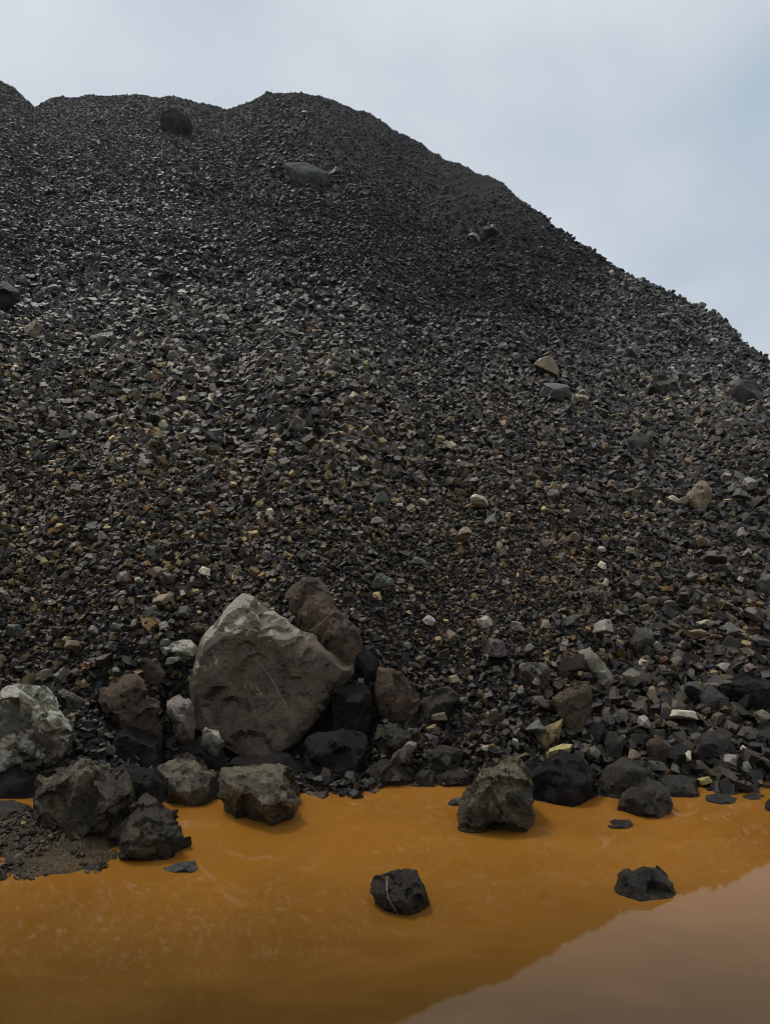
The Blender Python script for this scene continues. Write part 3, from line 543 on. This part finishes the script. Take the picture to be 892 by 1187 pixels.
L0 = [
 (38, 380, 25, 13, 'cream', 'flat', 'cream white flat stone on the left slope, brightest there', 'the cream left-slope stone'),
 (30, 402, 18, 12, 'pale grey', 'angular', None, None), (228, 436, 13, 10, 'cream', 'angular', 'cream stone below the dark round stone in the left middle slope', 'the small cream angular stone'),
 (167, 535, 15, 14, 'cream', 'wedge-shaped', 'bright cream stone with a brown side in the left middle of the slope', 'the cream and brown stone'),
 (247, 589, 16, 18, 'orange brown', 'blocky', 'orange tan block stone standing up in the left middle scree', 'the orange tan block stone'),
 (190, 582, 28, 20, 'dark brown', 'angular', 'brown hump of a stone left of the orange tan block stone', None),
 (302, 605, 14, 13, 'orange brown', 'blocky', 'rusty orange stone in the scree above the huge boulder', 'the rusty orange stone'),
 (312, 594, 12, 9, 'cream', 'flat', None, None), (334, 581, 12, 10, 'pale grey', 'blocky', None, None), (300, 597, 10, 8, 'cream', 'angular', None, None),
 (555, 580, 21, 11, 'cream', 'flat', 'cream white flat stone in the middle of the slope', 'the cream mid-slope stone'), (600, 530, 15, 9, 'pale grey', 'flat', None, None),
 (521, 515, 18, 7, 'cream', 'flat', 'thin cream stone above and left of the cream flat stone in mid slope', None), (640, 572, 17, 18, 'pale grey', 'angular', 'pale grey upright stone right of the cream flat stone in mid slope', 'the pale upright stone'),
 (534, 621, 28, 16, 'tan', 'wedge-shaped', 'tan crescent-edged stone over a dark hollow in the centre of the scree', 'the tan crescent stone'),
 (582, 655, 8, 10, 'yellow', 'angular', 'tiny bright yellow stone in the centre right scree', 'the tiny yellow stone'), (668, 594, 24, 12, 'mid grey', 'long', None, None), (664, 622, 18, 14, 'tan', 'long', None, None),
 (632, 633, 22, 11, 'pinkish grey', 'flat', None, None), (612, 640, 10, 11, 'pale grey', 'angular', None, None), (631, 672, 14, 13, 'tan', 'angular', None, None), (583, 640, 11, 11, 'pinkish grey', 'blocky', None, None),
 (636, 426, 38, 22, 'tan', 'flat', 'tan slab stone, upper of three lying together on the right slope', 'the tan slab trio'), (643, 452, 34, 17, 'mid grey', 'flat', 'grey slab stone, lower left of the three lying together on the right slope', None),
 (674, 462, 27, 22, 'tan', 'wedge-shaped', 'tan wedge, right one of the three lying together on the right slope', None), (675, 454, 9, 8, 'cream', 'angular', None, None),
 (582, 402, 18, 8, 'pale grey', 'flat', 'grey flat stone alone on the dark right slope', 'the lone grey stone'), (420, 358, 13, 7, 'pale grey', 'flat', 'pale grey chip alone on the dark central slope', 'the lone pale chip'), (362, 322, 13, 8, 'mid grey', 'flat', None, None),
 (387, 198, 21, 8, 'mid grey', 'flat', 'smaller grey slab just right of the big slab near the summit', None), (354, 131, 9, 6, 'pale grey', 'flat', None, None), (342, 149, 10, 5, 'mid grey', 'flat', None, None),
 (732, 405, 16, 16, 'mid grey', 'blocky', 'grey blocky stone on the right flank above the dark boulder', 'the grey flank block'), (690, 340, 11, 8, 'pale grey', 'flat', None, None), (765, 366, 9, 6, 'cream', 'flat', None, None),
 (568, 268, 28, 14, 'mid grey', 'angular', 'grey angular stone below the right skyline', None), (550, 274, 13, 6, 'pale grey', 'flat', None, None), (848, 489, 22, 9, 'pale grey', 'long', None, None), (875, 519, 14, 11, 'pale grey', 'angular', None, None),
 (834, 424, 9, 7, 'cream', 'flat', None, None), (868, 424, 8, 7, 'pale grey', 'blocky', None, None), (742, 325, 11, 8, 'pale grey', 'blocky', None, None), (751, 330, 17, 10, 'dark grey', 'angular', 'dark rock breaking the right skyline', None),
 (440, 577, 24, 18, 'greenish grey', 'long', 'greenish long stone lying aslant in the centre of the scree', 'the greenish long stone'), (438, 603, 18, 9, 'pale grey', 'flat', None, None), (463, 586, 10, 7, 'cream', 'flat', None, None),
 (491, 581, 14, 7, 'cream', 'flat', None, None), (486, 652, 26, 18, 'olive grey', 'angular', 'olive angular stone in the centre scree', 'the olive centre stone'), (445, 673, 28, 22, 'greenish grey', 'wedge-shaped', 'dark green wedge stone with paler tip above the two-toned boulder', 'the dark green wedge stone'),
 (468, 612, 22, 11, 'olive grey', 'flat', None, None), (414, 620, 11, 9, 'pinkish grey', 'blocky', None, None), (350, 642, 18, 16, 'olive grey', 'blocky', None, None), (363, 617, 11, 10, 'tan', 'long', None, None),
 (377, 582, 12, 10, 'cream', 'blocky', None, None), (390, 477, 18, 14, 'olive grey', 'angular', None, None), (522, 486, 12, 8, 'tan', 'flat', None, None), (522, 516, 9, 6, 'cream', 'flat', None, None), (540, 520, 14, 13, 'mid grey', 'blocky', None, None),
 (533, 537, 11, 9, 'pale grey', 'blocky', None, None), (424, 421, 9, 8, 'yellow', 'blocky', None, None), (445, 419, 8, 7, 'pale grey', 'blocky', None, None), (105, 482, 18, 10, 'pale grey', 'flat', None, None), (181, 482, 15, 11, 'mid grey', 'wedge-shaped', None, None),
 (75, 505, 20, 14, 'mid grey', 'angular', None, None), (87, 566, 17, 10, 'pale grey', 'blocky', None, None), (103, 585, 18, 20, 'dark brown', 'wedge-shaped', None, None), (100, 618, 18, 13, 'dark grey', 'angular', None, None),
 (118, 620, 14, 12, 'pale grey', 'blocky', None, None), (51, 651, 11, 14, 'yellow', 'angular', 'mustard yellow stone in the left scree above the pale marbled boulder', 'the mustard yellow stone'), (160, 672, 11, 8, 'pale grey', 'flat', None, None),
 (178, 663, 20, 9, 'tan', 'flat', None, None), (238, 662, 20, 9, 'cream', 'flat', 'cream sliver in the scree, up left of the huge boulder', 'the cream sliver'), (143, 669, 18, 20, 'pinkish grey', 'angular', 'tall pinkish stone standing in the left scree', 'the tall pinkish stone'),
 (76, 666, 16, 12, 'mid grey', 'wedge-shaped', None, None), (5, 690, 16, 15, 'pinkish grey', 'blocky', 'rounded pinkish block cut by the left side in the scree', None), (60, 698, 14, 7, 'pale grey', 'flat', None, None), (83, 706, 18, 10, 'mid grey', 'long', None, None),
 (187, 694, 22, 10, 'tan', 'flat', None, None), (175, 709, 24, 13, 'olive grey', 'angular', None, None), (195, 669, 16, 13, 'olive grey', 'blocky', None, None), (212, 687, 9, 8, 'cream', 'blocky', None, None), (134, 705, 8, 6, 'cream', 'blocky', None, None),
 (156, 722, 12, 13, 'pinkish grey', 'blocky', None, None), (110, 731, 14, 8, 'pale grey', 'flat', None, None), (135, 727, 17, 12, 'mid grey', 'angular', None, None), (190, 725, 14, 11, 'pale grey', 'blocky', None, None), (65, 731, 18, 13, 'dark brown', 'blocky', None, None),
 (85, 748, 20, 13, 'tan', 'flat', None, None), (16, 729, 24, 15, 'greenish grey', 'long', None, None), (50, 782, 22, 13, 'olive grey', 'flat', 'olive flat stone, left of a pair above the pale marbled boulder', None), (70, 783, 19, 18, 'olive grey', 'blocky', 'rounded olive stone, right of a pair above the pale marbled boulder', None),
 (100, 771, 16, 14, 'orange brown', 'angular', 'orange brown stone between the pale marbled and the brown-topped boulder', 'the orange brown stone'), (90, 780, 20, 14, 'dark brown', 'angular', None, None), (134, 777, 14, 12, 'pale grey', 'wedge-shaped', None, None), (165, 745, 18, 15, 'dark brown', 'angular', None, None),
 (213, 710, 18, 20, 'olive grey', 'angular', None, None), (247, 690, 14, 14, 'mid grey', 'angular', None, None), (228, 728, 22, 18, 'olive grey', 'angular', None, None), (150, 652, 14, 11, 'tan', 'blocky', None, None),
 (522, 737, 16, 16, 'tan', 'angular', 'cream and tan stone in the centre scree, right of the two-toned boulder', 'the cream and tan stone'), (497, 719, 18, 10, 'pale grey', 'flat', None, None), (542, 832, 20, 13, 'olive grey', 'blocky', None, None), (598, 861, 13, 11, 'pale grey', 'blocky', 'small whitish cube of a stone left of the yellow triangular stone', None),
 (563, 866, 16, 13, 'pale grey', 'angular', None, None), (595, 845, 20, 16, 'dark brown', 'wedge-shaped', None, None), (537, 811, 14, 12, 'olive grey', 'angular', None, None), (514, 757, 14, 15, 'olive grey', 'long', None, None), (575, 775, 12, 10, 'mid grey', 'blocky', None, None),
 (620, 790, 12, 9, 'pale grey', 'blocky', None, None), (604, 800, 14, 16, 'mid grey', 'blocky', None, None), (654, 744, 14, 11, 'pale grey', 'blocky', None, None), (672, 748, 12, 11, 'mid grey', 'blocky', None, None), (647, 870, 32, 9, 'yellow', 'long', 'thin yellowish slab right under the yellow triangular stone', None),
 (735, 874, 26, 15, 'tan', 'wedge-shaped', 'tan wedge stone behind the purple-tinged shore boulder', 'the tan shore wedge'), (794, 876, 20, 24, 'cream', 'angular', 'pale tan pyramid-shaped stone above the right shore', 'the pale pyramid stone'), (791, 828, 30, 12, 'cream', 'flat', 'whitish flat stone lying up from the pale pyramid stone', 'the whitish flat stone'),
 (831, 832, 22, 16, 'olive grey', 'wedge-shaped', None, None), (746, 837, 24, 18, 'pale grey', 'angular', 'light grey stone between the shield-shaped slab and the whitish flat stone', None), (818, 723, 23, 9, 'cream', 'long', 'white bar-shaped stone on the right, above the shore scree', 'the white bar stone'),
 (806, 735, 34, 18, 'tan', 'angular', 'tan stone with a rusty cap just left below the white bar stone', None), (866, 776, 26, 12, 'pinkish grey', 'flat', 'pinkish flat stone near the right edge', 'the pinkish flat stone'), (846, 730, 24, 20, 'mid grey', 'angular', None, None), (745, 768, 14, 9, 'cream', 'blocky', 'small white stone right of the long pale slanting slab', None),
 (769, 765, 12, 9, 'orange brown', 'flat', None, None), (785, 767, 24, 14, 'olive grey', 'angular', None, None), (716, 710, 14, 12, 'pale grey', 'angular', None, None), (762, 750, 14, 12, 'mid grey', 'blocky', None, None), (791, 747, 16, 11, 'mid grey', 'blocky', None, None), (870, 712, 26, 12, 'mid grey', 'flat', None, None),
 (858, 617, 12, 14, 'pale grey', 'blocky', None, None), (882, 620, 18, 16, 'olive grey', 'blocky', None, None), (866, 641, 20, 11, 'pale grey', 'wedge-shaped', None, None), (812, 626, 18, 13, 'tan', 'blocky', None, None), (829, 645, 26, 18, 'dark brown', 'flat', None, None), (858, 671, 12, 9, 'cream', 'angular', None, None),
 (868, 560, 20, 13, 'pale grey', 'flat', None, None), (860, 573, 24, 11, 'olive grey', 'flat', None, None), (780, 578, 14, 8, 'cream', 'flat', None, None), (789, 553, 9, 8, 'pale grey', 'blocky', None, None), (843, 552, 14, 8, 'pale grey', 'flat', None, None), (800, 668, 24, 18, 'mid grey', 'angular', None, None), (790, 690, 24, 16, 'dark brown', 'blocky', None, None),
 (822, 695, 28, 16, 'olive grey', 'blocky', None, None), (708, 562, 16, 14, 'tan', 'angular', None, None), (764, 593, 12, 9, 'mid grey', 'blocky', None, None), (738, 621, 12, 7, 'pale grey', 'blocky', None, None), (698, 655, 16, 7, 'cream', 'flat', None, None), (702, 675, 8, 9, 'cream', 'blocky', None, None), (720, 678, 22, 12, 'dark brown', 'flat', None, None), (741, 676, 18, 12, 'dark brown', 'wedge-shaped', None, None),
 (697, 637, 11, 11, 'cream', 'angular', None, None), (760, 735, 18, 14, 'dark grey', 'angular', None, None), (775, 700, 12, 22, 'mid grey', 'long', None, None), (845, 880, 22, 16, 'pale grey', 'angular', None, None), (865, 888, 18, 14, 'mid grey', 'blocky', None, None), (880, 880, 20, 18, 'mid grey', 'wedge-shaped', None, None),
 (862, 872, 14, 12, 'cream', 'wedge-shaped', None, None), (835, 862, 20, 14, 'dark grey', 'angular', None, None), (771, 824, 20, 12, 'olive grey', 'flat', None, None), (708, 838, 14, 12, 'dark grey', 'angular', None, None), (688, 872, 20, 14, 'olive grey', 'angular', None, None), (815, 905, 18, 9, 'yellow', 'flat', 'mossy yellow flat stone at the waterline near the right end', None),
 (760, 888, 26, 14, 'dark grey', 'flat', None, None), (785, 892, 20, 10, 'olive grey', 'flat', None, None), (835, 755, 18, 12, 'dark brown', 'blocky', None, None), (880, 745, 26, 18, 'dark grey', 'angular', None, None), (812, 772, 20, 12, 'purplish brown', 'angular', None, None), (703, 812, 18, 11, 'purplish brown', 'blocky', None, None), (729, 805, 16, 14, 'olive grey', 'blocky', None, None), (756, 800, 14, 13, 'tan', 'wedge-shaped', None, None),
 (457, 852, 16, 12, 'olive grey', 'blocky', None, None), (478, 846, 15, 13, 'greenish grey', 'angular', None, None), (418, 790, 15, 11, 'pinkish grey', 'blocky', 'small pinkish stone in the dark cleft left of the two-toned boulder', None), (405, 776, 8, 14, 'cream', 'angular', 'small white chip at the right tip of the huge boulder', None),
]
for r_ in L0: stone(r_[0], r_[1], r_[2], r_[3], r_[4], r_[5], r_[6], r_[7])
# further stones of the scree that show about 10 to 20 pixels across
prob = ['dark grey'] * 5 + ['mid grey'] * 4 + ['olive grey'] * 3 + ['dark brown'] * 3 + ['purplish brown'] * 2 + ['pale grey'] * 2 + ['greenish grey'] + ['tan'] + ['pinkish grey']
kinds = ['flat', 'blocky', 'wedge-shaped', 'long', 'angular']
tries = 0
while len(STONES) < 290 and tries < 5000:
    tries += 1
    low = rng.uniform() < .5
    px = rng.uniform(560, 888) if low else rng.uniform(5, 888); py = rng.uniform(720, 900) if low else 470 + 440 * rng.uniform() ** 0.8
    if 205 < px < 425 and py > 660: continue
    if px < 260 and py > 770: continue
    if py > 905 - 30 * (px > 480): continue
    if any(abs(px - s[1]) < 12 + s[3] * .5 and abs(py - s[2]) < 12 + s[3] * .3 for s in STONES): continue
    big = 1.0 + 0.95 * (px > 560 and py > 720) * rng.uniform()
    w = rng.uniform(11, 18) * (0.8 + (py - 470) / 900) * big
    stone(px, py, w, w * rng.uniform(.55, .85), prob[int(rng.integers(len(prob)))], kinds[int(rng.integers(5))])

# wording of the remaining labels: look, then where it lies from something that can be found
used = set(s[6] for s in STONES if s[6])
def phrase(dx, dy):
    a = math.degrees(math.atan2(-dy, dx)) % 360
    return ['right of', 'up and right of', 'above', 'up and left of', 'left of', 'down and left of', 'below', 'down and right of'][int(((a + 22.5) % 360) // 45)]
for s in STONES:
    o, px, py, w, tint, kd, lab, Y = s
    if lab is None:
        cand = sorted(LAND, key=lambda l: (l[1] - px) ** 2 + (l[2] - py) ** 2)
        cand = [c_ for c_ in cand if math.hypot(c_[1] - px, c_[2] - py) > 9]
        done = False
        for rank in range(len(cand)):
            ph, lx, ly = cand[rank]; d = math.hypot(lx - px, ly - py)
            dist = 'close ' if d < 45 else '' if d < 110 else 'some way ' if d < 200 else 'far '
            for sz in ('', 'small ' if w < 15 else 'larger ' if w > 20 else 'middling '):
                lab = f"{sz}{tint} {kd} stone, {dist}{phrase(px - lx, py - ly)} {ph}"
                if lab not in used: done = True; break
            if done: break
        used.add(lab)
    set_thing(o, lab, 'stone', 'single stones standing out in the scree')

# ------------------------------------------------------------------ rubble: countless small stones as one object
VC = bpy.data.collections.new('rubble_shapes')
for i in range(20):
    r = np.random.default_rng(50 + i); sc = [(1, .8, .42), (1, .75, .6), (1, .5, .42), (.9, .85, .75)][i % 4]
    if i % 5 < 3:                                   # flat-faced chips: an uneven slab with 4 to 6 sides
        k = 4 + i % 3; an = np.sort(np.arange(k) * 2 * math.pi / k + r.uniform(-.4, .4, k)); p = []
        for zz in (-1, 1):
            for a_ in an: p.append((math.cos(a_) * r.uniform(.75, 1.05), math.sin(a_) * r.uniform(.75, 1.05), zz * r.uniform(.6, 1)))
        p = np.array(p) * np.array(sc)
    else:
        p = r.normal(size=(9 + i % 3, 3)); p /= np.linalg.norm(p, axis=1, keepdims=True); p = np.sign(p) * np.abs(p) ** .7 * r.uniform(.8, 1.1, (len(p), 1)) * np.array(sc)
    bm = bmesh.new(); [bm.verts.new(q) for q in p]; g = bmesh.ops.convex_hull(bm, input=bm.verts[:])
    bmesh.ops.delete(bm, geom=[v for v in bm.verts if not v.link_faces], context='VERTS')
    bmesh.ops.bevel(bm, geom=bm.edges[:], offset=0.018, segments=1, affect='EDGES', profile=.6)
    bmesh.ops.triangulate(bm, faces=bm.faces[:])
    me = bpy.data.meshes.new('rubble_shape'); bm.to_mesh(me); bm.free(); me.materials.append(M_RUB)
    VC.objects.link(bpy.data.objects.new('rubble_shape_%02d' % i, me))
def scatter_object(name, P, R, S, T, label, wet=None):
    me = bpy.data.meshes.new(name); n = len(P); me.vertices.add(n); me.vertices.foreach_set('co', P.astype(np.float32).ravel())
    for an, ty, dat, key in (('rot', 'FLOAT_VECTOR', R, 'vector'), ('scl', 'FLOAT_VECTOR', S, 'vector'), ('tint', 'FLOAT_VECTOR', T, 'vector')):
        a = me.attributes.new(an, ty, 'POINT'); a.data.foreach_set(key, dat.astype(np.float32).ravel())
    a = me.attributes.new('wet', 'FLOAT', 'POINT'); a.data.foreach_set('value', (np.full(n, .3) if wet is None else wet).astype(np.float32))
    a = me.attributes.new('pick', 'INT', 'POINT'); a.data.foreach_set('value', rng.integers(0, 20, n).astype(np.int32))
    o = link(name, me); o['kind'] = 'stuff'; o['label'] = label
    g = bpy.data.node_groups.new(name + '_scatter', 'GeometryNodeTree')
    g.interface.new_socket('Geometry', in_out='INPUT', socket_type='NodeSocketGeometry'); g.interface.new_socket('Geometry', in_out='OUTPUT', socket_type='NodeSocketGeometry')
    gi = g.nodes.new('NodeGroupInput'); go = g.nodes.new('NodeGroupOutput'); ip = g.nodes.new('GeometryNodeInstanceOnPoints')
    ci = g.nodes.new('GeometryNodeCollectionInfo'); ci.inputs['Collection'].default_value = VC; ci.inputs['Separate Children'].default_value = True; ci.inputs['Reset Children'].default_value = True
    def attr(nm, ty):
        q = g.nodes.new('GeometryNodeInputNamedAttribute'); q.data_type = ty; q.inputs['Name'].default_value = nm; return q.outputs['Attribute']
    g.links.new(gi.outputs[0], ip.inputs['Points']); g.links.new(ci.outputs[0], ip.inputs['Instance']); ip.inputs['Pick Instance'].default_value = True
    g.links.new(attr('pick', 'INT'), ip.inputs['Instance Index']); g.links.new(attr('rot', 'FLOAT_VECTOR'), ip.inputs['Rotation']); g.links.new(attr('scl', 'FLOAT_VECTOR'), ip.inputs['Scale'])
    g.links.new(ip.outputs[0], go.inputs[0])
    md = o.modifiers.new('scatter', 'NODES'); md.node_group = g
    return o
PAL = np.array([(0.034, 0.031, 0.026), (0.060, 0.056, 0.048), (0.090, 0.084, 0.070), (0.056, 0.052, 0.032), (0.050, 0.034, 0.023), (0.050, 0.034, 0.031), (0.15, 0.14, 0.11), (0.13, 0.092, 0.050), (0.018, 0.017, 0.016), (0.055, 0.064, 0.048), (0.30, 0.275, 0.21), (0.15, 0.072, 0.03), (0.12, 0.11, 0.062)])
PW = np.array([.16, .16, .12, .10, .10, .10, .075, .05, .10, .03, .026, .008, .05]); PW /= PW.sum()
def scree(n, Y0, Y1, umax, smin, smax, power, lift):
    Y = np.sqrt(rng.uniform(Y0 ** 2, Y1 ** 2, n)); u = rng.uniform(-umax, umax, n); X = u * Y
    D = np.interp(u, ru, rD); ok = Y < D + 2.5; X, Y, u = X[ok], Y[ok], u[ok]; n = len(X)
    z = heap_z(X, Y); e = 0.12
    gx_ = (heap_z(X + e, Y) - heap_z(X - e, Y)) / (2 * e); gy_ = (heap_z(X, Y + e) - heap_z(X, Y - e)) / (2 * e)
    s = smin * (smax / smin) ** (rng.uniform(size=n) ** power)
    # belts of coarser and finer debris
    belt = fbm2(X / (4 + Y * .35), Y / (4 + Y * .35), 1.0, 3, 44); coarse = np.clip(1 + 0.7 * belt, 0.5, 1.9)
    left = np.exp(-((u + .42) / .25) ** 2) * np.exp(-((Y - 11) / 7) ** 2) * .35; rightlow = np.exp(-((u - .42) / .2) ** 2) * np.exp(-((Y - 5.6) / 1.6) ** 2) * .38
    cfine = np.exp(-((u - .17) / .16) ** 2) * np.exp(-((Y - 6.5) / 1.6) ** 2) * .25; upfine = np.clip(1.3 - np.abs(u - .0) / .2, 0, 1) * np.clip((Y - 13) / 6, 0, 1) * .42
    s = s * np.clip(coarse + left + rightlow - cfine - upfine, .36, 2)
    P = np.stack([X, Y, z + s * lift * rng.uniform(-.9, 1.2, n)], 1)
    keep = np.ones(n, bool)
    for c_, r_ in HEROES:
        keep &= ((P - c_) ** 2).sum(1) > (r_ * .9) ** 2
    keep &= z > -0.08
    yaw = rng.uniform(0, 2 * math.pi, n)
    # lie along the slope, tumbled a little
    tiltx = np.arctan(gy_) * .75 + rng.normal(0, .6, n); tilty = -np.arctan(gx_) * .75 + rng.normal(0, .6, n)
    # rotation = Rxy(tilt) * Rz(yaw): local yaw first
    cxr, sxr, cyr, syr, cz, sz = np.cos(tiltx), np.sin(tiltx), np.cos(tilty), np.sin(tilty), np.cos(yaw), np.sin(yaw)
    Rx = np.zeros((n, 3, 3)); Rx[:, 0, 0] = 1; Rx[:, 1, 1] = cxr; Rx[:, 1, 2] = -sxr; Rx[:, 2, 1] = sxr; Rx[:, 2, 2] = cxr
    Ry = np.zeros((n, 3, 3)); Ry[:, 1, 1] = 1; Ry[:, 0, 0] = cyr; Ry[:, 0, 2] = syr; Ry[:, 2, 0] = -syr; Ry[:, 2, 2] = cyr
    Rz = np.zeros((n, 3, 3)); Rz[:, 2, 2] = 1; Rz[:, 0, 0] = cz; Rz[:, 0, 1] = -sz; Rz[:, 1, 0] = sz; Rz[:, 1, 1] = cz
    M_ = Rx @ Ry @ Rz
    ex = np.arctan2(M_[:, 2, 1], M_[:, 2, 2]); ey = np.arcsin(np.clip(-M_[:, 2, 0], -1, 1)); ez = np.arctan2(M_[:, 1, 0], M_[:, 0, 0])
    S = np.stack([s * rng.uniform(.8, 1.25, n), s * rng.uniform(.7, 1.1, n), s * rng.uniform(.6, 1.1, n)], 1)
    T = PAL[rng.choice(len(PAL), n, p=PW)] * (.30 + 1.5 * rng.uniform(size=(n, 1)) ** 1.6) * np.where(rng.uniform(size=(n, 1)) < .48, .28, 1.5)
    # kinds of stone change over the heap: bluish slate above, greenish to the left, warm brown low down
    warm = np.clip(1.25 - (Y - 5) / 14, 0, 1)[:, None]; patch = np.clip(fbm2(u * 9, Y * .3, 1, 3, 61) * .5 + .5, 0, 1)[:, None]
    T = T * (1 + warm * np.array([.32, .04, -.42]) + (1 - warm) * np.array([-.05, .0, .06]))
    T = T * (1 + np.clip(-u[:, None] * .9, 0, .5) * np.array([0., .08, .02])) * (0.6 + 0.75 * patch)
    shade_fine = np.clip(1.35 - np.abs(u - .0 - .004 * (30 - Y)) / .2 + .6 * belt, 0, 1) * np.clip((Y - 13) / 7, 0, 1); T = T * (1 - .55 * shade_fine)[:, None]      # belt of black fines under the summit
    T = T * (1 - .48 * np.clip((6.3 - Y + .5 * patch[:, 0]) / .9, 0, 1) - .34 * np.clip((Y - 17) / 12, 0, 1) * (u < .3))[:, None]      # darker at the water's edge and up the slope
    T = T * .9
    T = T * np.where((u > PITL) & (u < PITS[1]) & (Y < 5.6), .4, 1)[:, None]  # shade of the hollow put into the rubble tint
    T = T * (1 + 1.6 * np.clip((u - .22) / .12, 0, 1) * np.clip((Y - 11) / 5, 0, 1))[:, None]  # dusty right flank, with its haze put into the tint as well
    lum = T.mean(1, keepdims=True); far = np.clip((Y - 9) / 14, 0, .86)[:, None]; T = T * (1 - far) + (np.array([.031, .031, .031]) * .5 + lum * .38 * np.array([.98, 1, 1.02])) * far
    wet = .42 - .30 * np.clip((Y - 15) / 14, 0, 1) - .18 * shade_fine      # wet low down, dry and dusty towards the top
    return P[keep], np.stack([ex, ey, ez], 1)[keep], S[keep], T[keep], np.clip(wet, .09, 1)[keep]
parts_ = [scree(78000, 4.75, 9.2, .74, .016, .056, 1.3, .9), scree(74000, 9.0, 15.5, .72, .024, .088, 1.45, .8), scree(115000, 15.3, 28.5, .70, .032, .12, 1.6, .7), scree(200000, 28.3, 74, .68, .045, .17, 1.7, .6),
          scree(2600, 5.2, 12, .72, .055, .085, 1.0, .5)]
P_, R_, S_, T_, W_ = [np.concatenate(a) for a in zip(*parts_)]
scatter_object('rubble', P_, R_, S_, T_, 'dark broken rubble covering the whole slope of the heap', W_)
# wet gravel on the small bank
n = 9000; X = rng.uniform(-3.0, -1.25, n); Y = rng.uniform(3.5, 4.5, n)
ix = ((X - BANK[0][0, 0]) / (BANK[0][0, 1] - BANK[0][0, 0])).astype(int); iy = ((Y - BANK[1][0, 0]) / (BANK[1][1, 0] - BANK[1][0, 0])).astype(int)
z = BANK[2][iy, ix]; k = (z > -0.012) & (fbm2(X, Y, 3.0, 3, 8) + (-.44 - X / Y) * 5 > -.25); X, Y, z = X[k], Y[k], z[k]; n = len(X)
s = .004 * 7 ** (rng.uniform(size=n) ** 3.0)
T = PAL[rng.choice(len(PAL), n, p=PW)] * rng.uniform(.2, .8, (n, 1)) * np.array([1.2, .95, .6])
scatter_object('gravel', np.stack([X, Y, z + s * .3], 1), rng.uniform(-.6, .6, (n, 3)) * np.array([1, 1, 5]), np.stack([s, s * .8, s * .6], 1), T, 'wet dark gravel strewn over the bank at the left of the pond')
for o in COL.objects:
    if 'category' in o and len(o['label'].split()) > 16: print('LONG', o['label'])
print('stones', len(STONES), 'rubble', len(P_))

# ------------------------------------------------------------------ haze
bm = bmesh.new(); bmesh.ops.create_cube(bm, size=1)
me = bpy.data.meshes.new('haze'); bm.to_mesh(me); bm.free(); o = link('haze', me); o.scale = (1400, 1400, 44); o.location = (0, 0, 19.8); o['kind'] = 'stuff'; o['label'] = 'thin pale haze in the air'
m = bpy.data.materials.new('haze'); m.use_nodes = True; t = m.node_tree; t.nodes.clear(); mo = t.nodes.new('ShaderNodeOutputMaterial'); pv = t.nodes.new('ShaderNodeVolumePrincipled')
pv.inputs['Color'].default_value = (.80, .88, 1, 1); pv.inputs['Density'].default_value = 0.0004; t.links.new(pv.outputs[0], mo.inputs['Volume']); me.materials.append(m)
